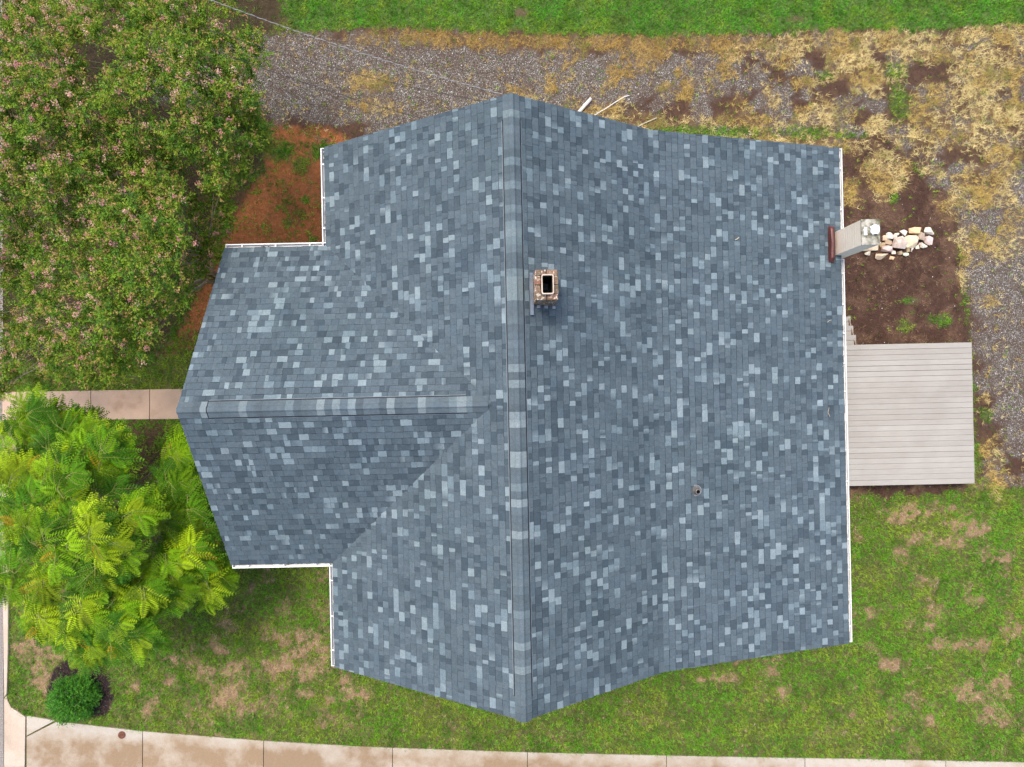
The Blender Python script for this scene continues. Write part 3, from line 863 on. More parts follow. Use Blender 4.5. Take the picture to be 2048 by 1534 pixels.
for (x, y) in ((11.9, -2.7), (11.9, .6), (9.5, -2.7), (9.5, .6)):
    MB().box(x-.045, x+.045, y-.045, y+.045, -.1, DZ-.15).build('post', M['bark'], deck)
for k in (1, 2, 3):
    zt = DZ - .14*k; y0 = DY1 + (k-1)*.258 + .004
    for (a, b) in ((y0, y0+.118), (y0+.124, y0+.262)):
        MB().box(7.35, 9.22, a, b, zt-.026, zt).build('tread', M['deck'], deck, bevel=.003)
    MB().box(7.38, 9.19, y0+.235, y0+.255, zt-.14, zt-.028).build('riser', M['deck'], deck)
for x in (7.40, 8.3, 9.16):
    MB().extrude_x([(DY1-.01, -.05), (DY1+.80, -.05), (DY1+.80, .10), (DY1-.01, .50)], x, x+.03).build('stringer', M['bark'], deck)

# ------------------------------------------------------------------ vegetation helpers
def unit(a): return a / (np.linalg.norm(a, axis=-1, keepdims=True) + 1e-9)
def leaves_mesh(B, D, U, L_, W_, col, fold=.25):
    """B base points, D directions, U approx normals -> folded diamond leaves (2 tris)"""
    n = len(B)
    D = unit(D); S = unit(np.cross(D, U)); Nn = unit(np.cross(S, D))
    L_ = np.asarray(L_)[:, None]; W_ = np.asarray(W_)[:, None]
    tip = B + D*L_ - Nn*L_*.15
    mid = B + D*L_*.45
    l = mid - S*W_*.5 + Nn*W_*fold; r = mid + S*W_*.5 + Nn*W_*fold
    V = np.stack([B, l, tip, r], 1).reshape(-1, 3)
    i = np.arange(n)*4
    F = np.concatenate([np.stack([i, i+2, i+1], 1), np.stack([i, i+3, i+2], 1)])
    C = np.repeat(col, 4, axis=0)
    return V, F, C
def cat_meshes(L):
    V, F, C = [], [], []; o = 0
    for v, f, c in L:
        V.append(v); F.append(f + o); C.append(c); o += len(v)
    return np.concatenate(V), np.concatenate(F), np.concatenate(C)
def rand_dir(n, up=0.0):
    d = rng.normal(size=(n, 3)); d[:, 2] += up; return unit(d)
def tint(cols, n, var=.18):
    cols = np.array(cols); c = cols[rng.integers(0, len(cols), n)]
    return c * (1 + rng.uniform(-var, var, (n, 1)))
def poisson(poly, spacing_px, tries=6000, mask=None):
    poly = np.array(poly, float); lo, hi = poly.min(0), poly.max(0)
    pts = []
    cand = rng.uniform(lo, hi, (tries, 2)); s = sdf(cand[:, 0], cand[:, 1], poly)
    for c, d in zip(cand, s):
        if d > 0: continue
        if mask is not None and not mask(c): continue
        if all((c[0]-q[0])**2 + (c[1]-q[1])**2 > spacing_px**2 for q in pts): pts.append(c)
    return np.array(pts)

# ------------------------------------------------------------------ crape myrtles
CRAPE = [(-60,-60),(470,-60),(455,10),(500,50),(525,105),(515,165),(485,180),(520,215),(545,255),(530,300),(490,330),(485,370),(450,400),(455,440),(430,470),(445,510),(400,545),(365,600),(325,640),(290,700),(265,735),(225,770),(140,760),(60,790),(-60,800)]
CT = [('crape_myrtle', 345, 130, 'pink flowering crape myrtle overhanging the gravel drive'),
      ('crape_myrtle', 40, 300, 'pink flowering crape myrtle with the most blossom, at the edge of the road'),
      ('crape_myrtle', 270, 500, 'pink flowering crape myrtle nearest the front gable and its red clay')]
def clump_z(u, v):
    d = [math.hypot(u-c[1], (v-c[2])*1.0)/300 for c in CT]
    return 2.5 + 3.1 * (1 - min(min(d), 1.15)**2 * .72) + random.uniform(-.45, .45)
clumps = [[], [], []]
for layer, sp, dz in ((0, 28, 0), (1, 42, -1.0)):
    for c in poisson(CRAPE, sp, 7000):
        if layer == 0 and vnoise(c[0]/55, c[1]/55, 91) < .23: continue
        z = max(1.6, clump_z(*c) + dz)
        if c[0] > 370 and c[1] > 380: z = min(z, 3.0)
        k = int(np.argmin([(c[0]-t[1])**2 + (c[1]-t[2])**2 for t in CT]))
        clumps[k].append((np.array(P(c[0], c[1], z)), c, layer))
G_CR = [(.20,.325,.028), (.24,.35,.032), (.145,.285,.030), (.29,.37,.040), (.11,.23,.032)]
for k, (nm, tu, tv, lab) in enumerate(CT):
    base = np.array(P(tu, tv, 4.2)); base[2] = 0
    base += np.array((.25, -.1, 0)) * (k == 1)
    tree = empty('crape_myrtle', tuple(base), label=lab, category='tree', group='crape myrtles beside the front yard')
    tr = MB(); forks = []
    for s in range(5):
        a = 2*math.pi*s/5 + random.uniform(-.3, .3); q = random.uniform(.5, .95)
        e = np.array((math.cos(a)*q, math.sin(a)*q, random.uniform(1.9, 2.5)))
        p0 = np.array((math.cos(a)*.10, math.sin(a)*.10, -.05))
        tr.tube([p0, p0*1.6 + (0, 0, .7), (p0+e)/2 + (random.uniform(-.06,.06), random.uniform(-.06,.06), .2), e], [.06, .052, .045, .036], 7)
        forks.append(e)
    trunk = tr.build('trunk', M['bark'], tree, smooth=True)
    brm = MB(); ml = []; fl_ = []
    for (p, c, layer) in clumps[k]:
        lp = p - base
        f = min(forks, key=lambda q: np.linalg.norm((q-lp)[:2]))
        mid = f*.45 + lp*.55 + np.array((random.uniform(-.15,.15), random.uniform(-.15,.15), random.uniform(-.2,.05)))
        brm.tube([f, mid, lp], [.014, .009, .004], 5, cap=False)
        ns = 30 if layer == 0 else 22
        d = rand_dir(ns, .75); ln = rng.uniform(.20, .42, ns)
        nl = 15
        t = np.linspace(.25, 1.0, nl)
        Bp = lp + d[:, None, :]*(ln[:, None, None]*t[None, :, None]) + rng.normal(scale=.018, size=(ns, nl, 3))
        Dp = d[:, None, :]*.55 + rng.normal(scale=.65, size=(ns, nl, 3))
        Up = np.array((0, 0, 1.0)) + rng.normal(scale=.45, size=(ns, nl, 3))
        col = tint(G_CR, ns, .22)[:, None, :] * np.ones((1, nl, 1))
        warm = rng.random(ns) < .31           # new growth and spent panicles at the tips
        wm_ = warm[:, None] & (t[None, :] > .78)
        wc = tint([(.46,.28,.11), (.42,.30,.09), (.50,.30,.17), (.36,.30,.07)], ns*nl, .2).reshape(ns, nl, 3)
        col = np.where(wm_[..., None], wc, col)
        ml.append(leaves_mesh(Bp.reshape(-1, 3), Dp.reshape(-1, 3), Up.reshape(-1, 3), rng.uniform(.045, .075, ns*nl), rng.uniform(.024, .036, ns*nl), col.reshape(-1, 3)))
        if layer == 0:
            u, v = c
            pr = .045 + .11*sstep(330, 40, u + v*.15) + .03*sstep(300, 0, v)
            tips = lp + d*ln[:, None]
            for q in tips[(rng.random(ns) < pr) & (d[:, 2] > .1)]:
                m_ = 24
                Bq = q + rng.normal(scale=(.030, .030, .040), size=(m_, 3)) + (0, 0, .02)
                pink = tint([(.70,.34,.31), (.76,.46,.38), (.62,.27,.30), (.74,.50,.36)], 1, .1)[0]
                fl_.append(leaves_mesh(Bq, rand_dir(m_), rand_dir(m_, 1), np.full(m_, .031), np.full(m_, .029), np.tile(pink, (m_, 1)) * rng.uniform(.85, 1.15, (m_, 1))))
    brm.build('branches', M['bark'], tree, smooth=True)
    V, F, C = cat_meshes(ml); fmesh('crown', V, F, M['leaf'], tree, cols=C)
    V, F, C = cat_meshes(fl_); fmesh('blossom', V, F, M['leaf'], tree, cols=C, label='pink blossom clusters')

# ------------------------------------------------------------------ feathery tree (pinnate leaves)
FEATHER = [(-60,835),(30,800),(110,795),(140,835),(135,860),(175,835),(235,850),(255,880),(262,940),(300,960),(330,900),(345,862),(362,870),(385,935),(415,1010),(430,1080),(450,1130),(452,1165),(430,1205),(395,1195),(355,1205),(318,1215),(312,1265),(325,1295),(290,1285),(240,1300),(215,1325),(180,1340),(160,1310),(125,1305),(120,1270),(60,1240),(70,1200),(30,1180),(-10,1200),(-60,1190)]
ft = np.array(P(170, 1060, 3.6)); ft[2] = 0
ftree = empty('feather_leaf_tree', tuple(ft), label='bright yellow green tree with feathery fern like leaves on the front lawn', category='tree')
def fz(u, v):
    d = math.hypot((u-165)/270, (v-1060)/290)
    return 2.3 + 2.5*(1 - min(d, 1.1)**2*.75)
tips = []
BOUGHS = [(169,888,44),(205,905,34),(121,955,40),(215,965,36),(346,960,36),(352,905,26),(387,1010,38),(325,1030,36),(379,1095,42),(335,1130,34),(346,1175,34),(412,1165,36),
          (161,1060,46),(222,1095,42),(190,1150,44),(125,1110,40),(72,1068,40),(48,1000,38),(20,1055,38),(14,1150,36),(161,1215,38),(232,1210,36),(226,1255,32),(272,1270,24),(285,1180,30),(182,1292,28),(137,1258,28),(84,1180,32),(90,1240,22),
          (60,838,38),(112,855,36),(25,900,38),(90,900,34),(270,1030,26),(30,960,30)]
nodes = []
for (bu, bv, br_) in BOUGHS:
    bz = fz(bu, bv) + random.uniform(-.35, .45)
    if bu > 300: bz = min(bz + .5, 3.75) if bu < 395 else min(bz, 3.4)
    nodes.append(np.array(P(bu, bv, max(.9, bz - .75))) - ft)
    for layer, n_, dz in ((0, 9, 0), (1, 4, -.5)):
        for _ in range(n_):
            a_ = random.uniform(0, 6.28); q_ = math.sqrt(random.random())
            c = (bu + math.cos(a_)*q_*br_, bv + math.sin(a_)*q_*br_)
            z = max(1.2, bz + .55*(1-q_*q_) - .25 + dz + random.uniform(-.15, .15))
            if c[0] > 330: z = min(z, 4.05 if c[0] < 395 else 3.6)
            tips.append((np.array(P(c[0], c[1], z)) - ft, c, layer))
for c in poisson(FEATHER, 85, 2500):
    tips.append((np.array(P(c[0], c[1], max(1.0, fz(*c) - 1.5))) - ft, c, 2))
tr = MB(); forks = []
tr.tube([(0,0,-.05), (.03,.02,.7), (-.02,.05,1.5), (.02,.03,2.2)], [.13,.11,.095,.08], 9)
for s in range(7):
    a = 2*math.pi*s/7 + random.uniform(-.2,.2); q = random.uniform(1.0, 1.7)
    e = np.array((math.cos(a)*q, math.sin(a)*q, random.uniform(2.6, 3.3)))
    tr.tube([(0,0,1.5+.1*s), e*.45 + (0,0,1.35), e], [.07,.05,.035], 7); forks.append(e)
tr.build('trunk', M['bark'], ftree, smooth=True)
brm = MB(); ml = []; rach = MB()
G_FE = [(.20,.38,.010), (.27,.44,.012), (.13,.31,.012), (.35,.48,.014), (.085,.24,.016)]
for q_ in nodes:
    f = min(forks, key=lambda k_: np.linalg.norm(k_-q_))
    brm.tube([f, (f+q_)/2 + np.array((random.uniform(-.12,.12), random.uniform(-.12,.12), .08)), q_], [.028,.020,.013], 6, cap=False)
for (p, c, layer) in tips:
    f = min(nodes, key=lambda q: np.linalg.norm(q-p))
    brm.tube([f, (f+p)/2 + np.array((random.uniform(-.06,.06), random.uniform(-.06,.06), -.03)), p], [.009,.006,.004], 4, cap=False)
    nf = random.randint(7, 10)
    rc = tint(G_FE, 1, .14)[0] * random.choice((.65, .8, 1.0, 1.0, 1.15))
    oaz = math.atan2(p[1], p[0]) + random.uniform(-1.3, 1.3)      # the shoot grows outward
    sh = np.array((math.cos(oaz), math.sin(oaz), random.uniform(.05, .6))); sh /= np.linalg.norm(sh)
    sl_ = random.uniform(.18, .34)
    rach.tube([p - sh*sl_*.6, p, p + sh*sl_*.5], [.006,.005,.003], 4, cap=False)
    for i in range(nf):
        f_ = i / (nf-1)
        org = p + sh * (f_ - .6) * sl_
        az = oaz + (1 if i % 2 else -1) * (1.25 - .95*f_) + random.uniform(-.22, .22)
        el = random.uniform(-.1, .55)
        ln = random.uniform(.38, .60) * (1 - .25*f_)
        npair = 9
        t = np.linspace(.14, 1, npair)
        dirh = np.array((math.cos(az), math.sin(az), 0))
        bend = np.array((-math.sin(az), math.cos(az), 0)) * random.uniform(-.10, .10)
        pos = org + dirh*(t*ln*math.cos(el))[:, None] + bend*(t**2)[:, None] + np.array((0, 0, 1.0))*(t*ln*math.sin(el) - .42*ln*t**2)[:, None]
        tang = unit(np.gradient(pos, axis=0))
        side = unit(np.cross(tang, (0, 0, 1.0)))
        ll = .125*np.sin(np.pi*np.clip(t*.78+.18, 0, 1))**.7 + .015
        cc = rc * random.uniform(.8, 1.2) if random.random() > .012 else np.array((.45,.32,.02))
        for s in (-1, 1):
            D = side*s + tang*.45 - np.array((0, 0, .40))
            U = np.tile((0, 0, 1.0), (npair, 1)) + side*s*.25 + tang*.3
            ml.append(leaves_mesh(pos, D, U, ll * rng.uniform(.85, 1.1, npair), np.full(npair, .033), np.tile(cc, (npair, 1)) * rng.uniform(.85, 1.15, (npair, 1)), .12))
        if i % 2 == 0: rach.tube([org, pos[npair//2], pos[-1]], [.004,.003,.002], 3, cap=False)
brm.build('branches', M['bark'], ftree, smooth=True)
rach.build('leaf_stalks', mat_noise('leaf_stalk', [(.3, (.22,.28,.05)), (.7, (.34,.36,.10))], 5, .7), ftree)
V, F, C = cat_meshes(ml); fmesh('crown', V, F, M['leaf'], ftree, cols=C)

# ------------------------------------------------------------------ clipped shrub
sb = np.array(P(139, 1402, .40)); sb[2] = 0
shrub = empty('shrub', tuple(sb), label='rounded dark green shrub in the mulch bed by the sidewalk', category='shrub')
st = MB()
for s in range(9):
    a = 2*math.pi*s/9; q = random.uniform(.2, .4)
    st.tube([(math.cos(a)*.04, math.sin(a)*.04, -.03), (math.cos(a)*q*.6, math.sin(a)*q*.6, .35), (math.cos(a)*q, math.sin(a)*q, .7)], [.018,.013,.006], 5)
st.build('stems', M['bark'], shrub, smooth=True)
ns = 1500; nl = 12
d = rand_dir(ns, .55); d[:, 2] = np.abs(d[:, 2]) * np.where(rng.random(ns) < .9, 1, -.3)
rad = np.array((.49, .49, .58)); o_ = d * rad * (rng.uniform(.55, 1.0, (ns, 1)) ** .5) * (1 + .14*np.sin(d[:, :1]*6 + d[:, 1:2]*5 + 1.0) + .07*np.sin(d[:, 1:2]*13))
o_[:, 2] += .06
t = np.linspace(0, 1, nl)
dd = unit(d + rng.normal(scale=.35, size=d.shape))
Bp = o_[:, None, :] + dd[:, None, :]*(rng.uniform(.07, .27, ns)[:, None]*t[None, :])[:, :, None] + rng.normal(scale=.012, size=(ns, nl, 3))
Dp = dd[:, None, :]*.6 + rng.normal(scale=.6, size=(ns, nl, 3)); Up = np.array((0, 0, 1.0)) + rng.normal(scale=.4, size=(ns, nl, 3))
col = tint([(.085,.28,.030), (.11,.33,.034), (.062,.225,.028), (.15,.38,.04)], ns, .2)[:, None, :]*np.ones((1, nl, 1))
V, F, C = leaves_mesh(Bp.reshape(-1,3), Dp.reshape(-1,3), Up.reshape(-1,3), rng.uniform(.035,.06,ns*nl), rng.uniform(.016,.026,ns*nl), col.reshape(-1,3))
fmesh('crown', V, F, M['leaf'], shrub, cols=C)

# ------------------------------------------------------------------ grasses, gravel, litter
def roof_cover(x, y):
    """true where the house or paving covers the ground"""
    X = x*math.cos(HR) + y*math.sin(HR); Y = -x*math.sin(HR) + y*math.cos(HR)
    h = ((X > -3.3) & (X < 6.8) & (Y > -5.4) & (Y < 4.6)) | ((X > -5.4) & (X <= -3.3) & (Y > -3.2) & (Y < 2.5))
    dk = (X > 7) & (X < 12.15) & (Y > -2.85) & (Y < .8)
    return h | dk
SIDE_POLY = [(51,1700),(51,1433)] + [(x, top_edge(x)+1.0) for x in (54,150,285,400,527,700,785,1055,1400,1700,2048,2400)] + [(2400,1700)]
CURB_POLY = [(-400,1700),(-400,940),(15,940),(16,1300),(14,1385),(22,1414),(51,1433),(51,1700)]
def paved(u, v):
    p = (sdf(u, v, SIDE_POLY) < 1.0) | (sdf(u, v, CURB_POLY) < 0)
    p |= (u > 2) & (u < 420) & (v > 780 + (299-u)*.018) & (v < 838 + (299-u)*.006)
    p |= (u < 33) & (v > 838) & (v < 945)
    return p
def scatter(n):
    x = rng.uniform(-14.6, 14.6, n); y = rng.uniform(-11.0, 11.0, n)
    k = H/FPX; u = 1024 + x/k; v = 767 - y/k
    ok = ~roof_cover(x, y) & ~paved(u, v)
    return x[ok], y[ok], u[ok], v[ok]
def tufts(x, y, K, L0, L1, lean0, lean1, W, col):
    n = len(x)
    az = rng.uniform(0, 2*np.pi, (n, K)); le = rng.uniform(lean0, lean1, (n, K)); ln = rng.uniform(L0, L1, (n, K))
    bx = x[:, None] + rng.normal(scale=.018, size=(n, K)); by = y[:, None] + rng.normal(scale=.018, size=(n, K))
    dh = np.sin(le)*ln; dz = np.cos(le)*ln
    tx = bx + np.cos(az)*dh; ty = by + np.sin(az)*dh
    sx, sy = -np.sin(az)*W*.5, np.cos(az)*W*.5
    z0 = np.full_like(bx, -.012)
    V = np.stack([np.stack([bx-sx, by-sy, z0], -1), np.stack([bx+sx, by+sy, z0], -1), np.stack([tx, ty, dz], -1)], 2).reshape(-1, 3)
    F = np.arange(n*K*3).reshape(-1, 3)
    C = np.repeat((col[:, None, :] * rng.uniform(.8, 1.25, (n, K, 1))).reshape(-1, 3), 3, axis=0)
    return V, F, C

x, y, u, v = scatter(230000)
z = zones(u, v)
pg = np.clip(z['lawn'], 0, 1) * .95 + .02
pg = np.maximum(pg, z['green']*.9)
keep = rng.random(len(x)) < pg * np.where((v > 60) & (u < 330) & (v < 690), .25, 1)
xg, yg, ug, vg = x[keep], y[keep], u[keep], v[keep]; zg = {k_: a[keep] for k_, a in z.items()}
tone = fbm(ug/50, vg/50, 55)
cg = lerp(np.tile((.150,.345,.020), (len(xg), 1)), (.26,.375,.036), sstep(.35, .65, tone))
cg = lerp(cg, (.105,.36,.028), zg['top'] * sstep(.3, .7, fbm(ug/24, vg/24, 57)) * .9)
cg = lerp(cg, (.075,.20,.018), sstep(.55, .66, fbm(ug/28, vg/28, 61)) * .7)
cg = lerp(cg, (.16,.13,.05), sstep(.60, .72, fbm(ug/20, vg/20, 59)) * .35)
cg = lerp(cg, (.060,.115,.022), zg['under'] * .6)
cg = cg * rng.uniform(.6, 1.4, (len(cg), 1))
print('grass tufts', len(xg))
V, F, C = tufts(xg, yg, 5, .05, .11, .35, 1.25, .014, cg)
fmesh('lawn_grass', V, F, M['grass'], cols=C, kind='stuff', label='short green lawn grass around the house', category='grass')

# clover and broad leaf weeds in the rear and side lawn
x, y, u, v = scatter(60000); z = zones(u, v)
pw = z['lawn'] * sstep(.47, .56, fbm(u/30, v/30, 77)) * np.where((v > 960) & (u > 1000), 1, .10) * (1 - z['top'])
keep = rng.random(len(x)) < pw
xw, yw = x[keep], y[keep]; n = len(xw); Kw = 6
B = np.stack([np.repeat(xw, Kw), np.repeat(yw, Kw), np.full(n*Kw, .02)], -1) + rng.normal(scale=(.022,.022,.008), size=(n*Kw, 3))
D = rng.normal(size=(n*Kw, 3)); D[:, 2] = rng.uniform(-.1, .35, n*Kw)
cw = np.repeat(tint([(.11,.30,.022), (.14,.34,.028), (.085,.24,.022), (.18,.34,.03)], n, .2), Kw, axis=0)
V, F, C = leaves_mesh(B, D, np.tile((0,0,1.0), (n*Kw, 1)) + rng.normal(scale=.25, size=(n*Kw, 3)), rng.uniform(.025,.045,n*Kw), rng.uniform(.022,.036,n*Kw), cw)
print('weeds', n)
fmesh('clover_weeds', V, F, M['grass'], cols=C, kind='stuff', label='bright green clover and weeds growing through the rear lawn', category='weeds')

# golden dead grass on the drive, straw in the lawn
x, y, u, v = scatter(150000); z = zones(u, v)
pd = np.clip(z['gold'] * 1.1 + .05*z['north'], 0, 1)
keep = rng.random(len(x)) < pd
xd, yd, ud, vd = x[keep], y[keep], u[keep], v[keep]
t1 = fbm(ud/40, vd/40, 83)
cd = lerp(np.tile((.56,.42,.135), (len(xd), 1)), (.72,.60,.29), sstep(.4, .6, t1))
cd = lerp(cd, (.42,.27,.075), sstep(300, 60, vd) * sstep(1700, 1300, ud) * .8)
cd = lerp(cd, (.24,.24,.06), sstep(.60, .70, fbm(ud/30, vd/30, 85)) * .7)
cd *= rng.uniform(.75, 1.25, (len(cd), 1))
print('gold', len(xd))
V, F, C = tufts(xd, yd, 7, .06, .15, .5, 1.35, .010, cd)
fmesh('dead_grass', V, F, M['straw'], cols=C, kind='stuff', label='golden dead grass tufts spreading over the gravel drive', category='dead grass')
x, y, u, v = scatter(120000); z = zones(u, v)
keep = rng.random(len(x)) < np.clip(z['straw']*.9 + z['dirt']*(.07 + .16*sstep(.48, .62, fbm(u/26, v/26, 95)))*(v < 980) + .04*z['lawn']*(v > 900), 0, 1)
xs_, ys_ = x[keep], y[keep]
cs = tint([(.42,.29,.18), (.48,.36,.23), (.36,.24,.14), (.40,.32,.17)], len(xs_), .2)
dk_ = zones(u[keep], v[keep])['dirt']
cs = lerp(cs, (.24,.15,.09), dk_)
print('straw', len(xs_))
V, F, C = tufts(xs_, ys_, 5, .05, .10, 1.1, 1.45, .010, cs)
fmesh('straw_litter', V, F, M['straw'], cols=C, kind='stuff', label='pinkish dry straw patches in the thin lawn', category='dry grass')

# loose gravel
x, y, u, v = scatter(150000); z = zones(u, v)
keep = rng.random(len(x)) < np.clip(z['grav']*.75 + z['dirt']*.035 + .03*z['north'] + .012*z['clay'], 0, 1)
xr, yr = x[keep], y[keep]; n = len(xr)
print('gravel', n)
oct_ = np.array([(1,0,0),(0,1,0),(-1,0,0),(0,-1,0),(0,0,1),(0,0,-1)], float)
OF = np.array([[0,1,4],[1,2,4],[2,3,4],[3,0,4],[1,0,5],[2,1,5],[3,2,5],[0,3,5]])[:4]
sc = rng.uniform(.006, .017, (n, 1, 3)) * (1, 1, .7)
an = rng.uniform(0, 6.28, n); ca, sa = np.cos(an), np.sin(an)
vv = oct_[None] * sc * rng.uniform(.7, 1.2, (n, 6, 1))
V = np.stack([vv[..., 0]*ca[:, None] - vv[..., 1]*sa[:, None], vv[..., 0]*sa[:, None] + vv[..., 1]*ca[:, None], vv[..., 2]], -1) + np.stack([xr, yr, np.full(n, .0)], -1)[:, None, :]
F = (OF[None] + (np.arange(n)*6)[:, None, None]).reshape(-1, 3)
cr = tint([(.24,.205,.17), (.32,.29,.25), (.15,.12,.095), (.42,.395,.36), (.25,.19,.145)], n, .25)
cr = np.where((rng.random(n) < .10)[:, None], np.array((.72,.72,.74)), cr)
fmesh('gravel', V.reshape(-1, 3), F, M['stone'], cols=np.repeat(cr, 6, axis=0), kind='stuff', label='loose grey gravel on the drive', category='gravel')

# bark mulch chips in the shrub bed, and litter on the bare earth
x, y, u, v = scatter(60000); z = zones(u, v)
keep = rng.random(len(x)) < np.clip(z['bed']*6 + z['dirt']*.30*(v < 980) + z['under']*.10 + z['low_bare']*.3, 0, 1)
xm, ym = x[keep], y[keep]; n = len(xm); bd = z['bed'][keep]
xm = np.concatenate([xm] + [xm[bd > .5] + rng.normal(scale=.06, size=(bd > .5).sum()) for _ in range(6)]); ym = np.concatenate([ym] + [ym[bd > .5] + rng.normal(scale=.06, size=(bd > .5).sum()) for _ in range(6)])
n = len(xm)
B = np.stack([xm, ym, rng.uniform(.0, .02, n)], -1); D = rng.normal(size=(n, 3)); D[:, 2] *= .2
cm_ = tint([(.045,.030,.030), (.075,.050,.045), (.11,.075,.06), (.035,.022,.022), (.15,.11,.08)], n, .25)
V, F, C = leaves_mesh(B, D, np.tile((0,0,1.0), (n, 1)) + rng.normal(scale=.3, size=(n, 3)), rng.uniform(.03,.07,n), rng.uniform(.010,.02,n), cm_, .1)
fmesh('mulch', V, F, M['straw'], cols=C, kind='stuff', label='dark bark mulch and leaf litter on the bare beds', category='mulch')

# ------------------------------------------------------------------ rock pile by the painted chimney
def mat_rock():
    m, nt, out = new_mat('sandstone')
    oi = nt.nodes.new('ShaderNodeObjectInfo')
    n1 = noise(nt, 6, 5); n2 = noise(nt, 22, 4)
    c = mixc(nt, .5, oi.outputs['Color'], ramp(nt, n1, [(.3, (.32,.28,.24)), (.7, (.72,.72,.72))]), 'OVERLAY')
    c = mixc(nt, ramp(nt, n2, [(.58, (0,)*3), (.72, (.55,)*3)]), c, (.33,.19,.09))
    bsdf(nt, out, c, .9, 0, .2, bump=n2, bstr=.4)
    return m
M['rock'] = mat_rock()
TAN, WHT, PNK, GRY, BRN, GLD = (.58,.47,.34), (.64,.59,.52), (.58,.47,.39), (.52,.50,.46), (.40,.31,.21), (.60,.48,.30)
ROCKS = [
 (905,625,140,70,TAN,'large flat tan rock lying against the foot of the cream chimney'),
 (880,712,70,36,PNK,'low pinkish rock below the large flat tan one at the chimney foot'),
 (1045,535,46,32,WHT,'small pale rock tucked under the corner of the cream chimney'),
 (1110,565,46,50,BRN,'small dark brown rock in the pile, next to the chimney corner'),
 (1140,462,52,48,TAN,'tan rock at the upper end of the pile nearest the chimney top'),
 (1212,428,62,60,WHT,'whitish pink rock at the upper edge of the pile, second from the chimney'),
 (1292,442,50,46,PNK,'dull pink rock between the whitish pink rock and the grey slab'),
 (1210,532,62,44,BRN,'brownish rock in the middle of the pile above the pink tan wedge'),
 (1348,390,42,22,WHT,'thin white sliver of rock leaning on the white block at the upper edge'),
 (1442,380,64,54,WHT,'white block of rock at the upper edge in the middle of the pile'),
 (1365,548,112,108,GRY,'large grey white slab of rock at the centre of the pile'),
 (1172,650,104,74,PNK,'pink tan wedge of rock above the long tan rock'),
 (1110,762,122,54,TAN,'long tan rock at the lower edge of the pile'),
 (1262,785,50,30,GLD,'small golden rock at the end of the long tan rock'),
 (1277,705,46,44,WHT,'small white angular rock beside the pink tan wedge'),
 (1396,700,44,38,BRN,'small brown rock below the large grey white slab'),
 (1482,726,56,34,WHT,'small white flat rock, lowest one in the right half of the pile'),
 (1570,512,126,104,TAN,'biggest tan boulder in the right half of the pile'),
 (1636,345,110,62,GLD,'golden rock on the upper edge behind the biggest boulder'),
 (1735,440,58,80,BRN,'brownish upright rock between the golden rock and the peach rock'),
 (1862,352,86,66,WHT,'pale rock at the far upper corner of the pile'),
 (1860,500,76,70,PNK,'peach coloured rock at the end of the pile farthest from the house'),
 (1783,577,60,48,WHT,'pale faceted rock just below the peach coloured rock'),
 (1680,602,34,48,WHT,'small cream rock at the lower corner of the biggest boulder'),
 (1590,655,28,34,WHT,'tiny cream rock below the biggest boulder'),
 (1515,650,50,40,BRN,'tan brown rock wedged under the biggest boulder'),
 (1722,556,26,20,PNK,'tiny pinkish rock between the small cream rock and the pale faceted one')]
for i, (a, b, ra, rb, colr, lab) in enumerate(ROCKS):
    rr = random.Random(100+i)
    k = 1/8.192 * H/FPX
    rx, ry = ra*k*1.12, rb*k*1.12; rz = min(rx, ry)*rr.uniform(.65, .95)
    b_ = bmesh.new()
    for _ in range(13):
        dv = np.array([rr.gauss(0, 1) for _ in range(3)]); dv /= np.linalg.norm(dv)
        dv = np.sign(dv)*np.abs(dv)**.85 * rr.uniform(.9, 1.12)
        b_.verts.new((dv[0]*rx, dv[1]*ry, dv[2]*rz + rz*.55))
    res = bmesh.ops.convex_hull(b_, input=list(b_.verts))
    bmesh.ops.delete(b_, geom=[g_ for g_ in res['geom_interior'] if isinstance(g_, bmesh.types.BMVert)], context='VERTS')
    bmesh.ops.bevel(b_, geom=list(b_.edges), offset=min(rx, ry)*.045, segments=1, affect='EDGES')
    me = bpy.data.meshes.new('rock'); b_.to_mesh(me); b_.free(); me.materials.append(M['rock'])
    o = bpy.data.objects.new('rock', me); COL.objects.link(o)
    o.location = P(1630 + a/8.192, 420 + b/8.192, .04)
    o.location.z = 0 if rx > .06 else .02
    o.color = (*[min(1, c*rr.uniform(.9, 1.1)) for c in colr], 1)
    setp(o, lab, 'rock', 'rocks piled by the cream chimney')

# ------------------------------------------------------------------ small things
def pipe(name, pts, r, mat, label, cat, k=8, taper=None):
    MB().tube(pts, taper if taper is not None else r, k).build(name, mat, smooth=True, label=label, category=cat)
pipe('pvc_pipe', [P(1148, 236, .05), P(1165, 216, .05), P(1182, 197, .05)], .048, M['pvc'], 'short thick white plastic pipe lying on the dry grass near the ridge end', 'pipe', 12)
pts = [P(uu, vv, .03) for uu, vv in ((1180,237),(1196,226),(1212,217),(1228,206),(1240,199),(1250,193),(1259,191))]
pipe('bent_pipe', pts, .016, M['pvc'], 'long thin curved white pipe lying on the dry grass by the gable', 'pipe')
pipe('wood_strip', [P(1268, 257, .03), P(1290, 246, .03), P(1313, 236, .03)], .018, M['twig'], 'thin straight pale stick on the grass farthest from the ridge end', 'stick')

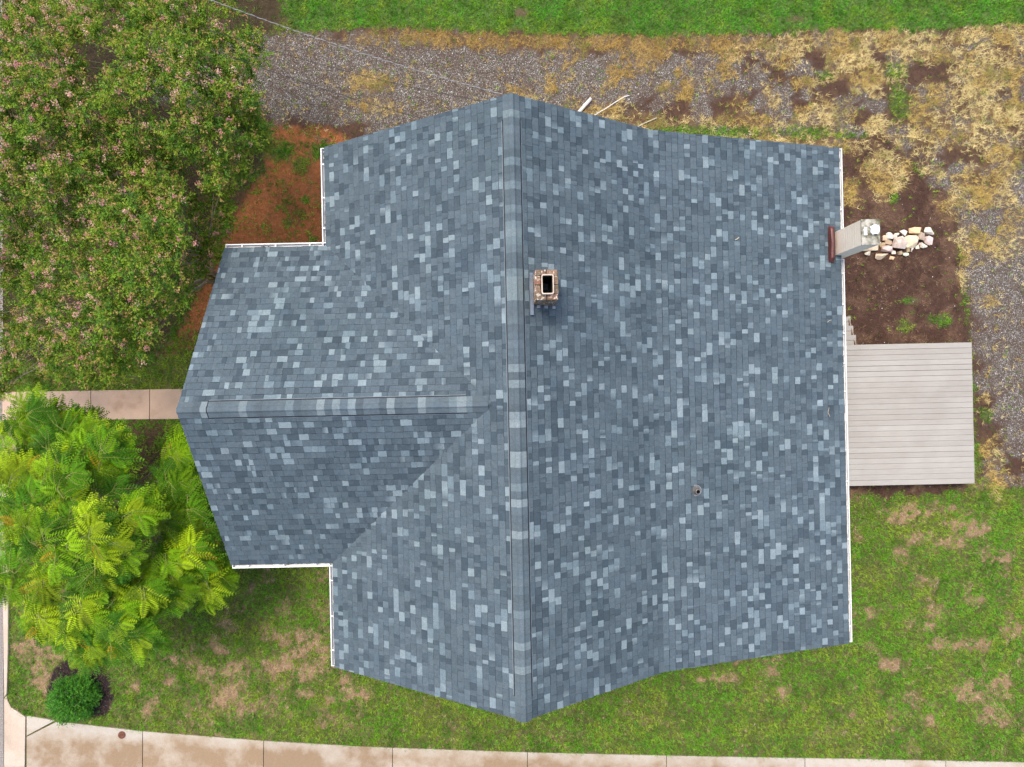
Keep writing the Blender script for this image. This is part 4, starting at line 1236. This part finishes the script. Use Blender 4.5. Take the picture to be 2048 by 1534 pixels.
def cable_pts(A, B, sag, n=40):
    A = np.array(A); B = np.array(B); t = np.linspace(0, 1, n)[:, None]
    p = A + (B-A)*t; p[:, 2] -= (sag*4*t*(1-t))[:, 0]; return p
peak = np.array((RX*math.cos(HR) - (YN-.02)*math.sin(HR) + .02, RX*math.sin(HR) + (YN+.02)*math.cos(HR), RZ-.16))
pc = cable_pts(peak, P(330, -35, 7.4), .25, 160)
sd = empty('service_cable', tuple(peak), label='twisted overhead service cable running to the gable peak', category='cable')
for nm, ph, r_, mt in (('bare_wire', 0, .0042, 'cable_light'), ('insulated_wire', math.pi, .0042, 'cable_grey')):
    q = pc - peak
    th = np.linspace(0, 2*math.pi*30, len(q)) + ph
    dirc = unit(pc[-1]-pc[0]); s_ = unit(np.cross(dirc, (0,0,1.0))); 
    q = q + (np.cos(th)[:, None]*s_ + np.sin(th)[:, None]*np.array((0,0,1.0)))*.006
    MB().tube(q, r_, 5).build(nm, M[mt], sd, smooth=True)
pipe('phone_wire', cable_pts(P(842, 236, 5.2), P(420, 96, 6.2), .2), .006, M['cable_dark'], 'thin black wire crossing low over the gravel to the rake of the front slope', 'wire', 5)
pipe('phone_wire', cable_pts(P(985, 205, 6.3), P(420, 60, 6.6), .3), .005, M['cable_dark'], 'thin black wire just below the twisted service cable', 'wire', 5)

c = P(243.5, 1470, .04)
cv = MB().lathe([(.001, .012), (.075, .012), (.082, .006), (.10, .006), (.10, -.03)], (0, 0, 0), 28).build('cleanout_cover', M['rust'], label='round rusty iron cover at the edge of the sidewalk', category='cover')
cv.location = c
MB().box(-.03, .03, -.008, .008, .010, .020).build('lid_grip', M['rust'], cv)

hr = empty('handrail', P(2, 860, 0), label='grey blue metal handrail beside the front walk near the road', category='handrail')
q0 = np.array(P(-40, 866, .9)) - np.array(P(2, 860, 0)); q1 = np.array(P(26, 868, .9)) - np.array(P(2, 860, 0))
MB().tube([q0, (q0+q1)/2, q1], .045, 12).build('rail', M['steel'], hr, smooth=True)
for t_ in (.15, .92):
    q = q0 + (q1-q0)*t_
    MB().tube([(q[0], q[1], -.05), (q[0], q[1], q[2])], .03, 10).build('post', M['steel'], hr, smooth=True)

def twig(pix, r_, label):
    MB().tube([on_roof(*p) for p in pix], r_, 5).build('twig', M['twig'], label=label, category='twig')
twig([(1654,645),(1659,641),(1663,640)], .006, 'small pale twig on the roof just up from the deck steps')
twig([(1658,815),(1656,825),(1660,834)], .005, 'thin brown twig on the roof level with the middle of the deck')
twig([(1470,480),(1474,478),(1478,475)], .010, 'pale scrap of wood on the rear slope level with the cream chimney')
twig([(960,812),(967,809),(974,806)], .008, 'pale sliver lying where the front gable ridge meets the main slope')
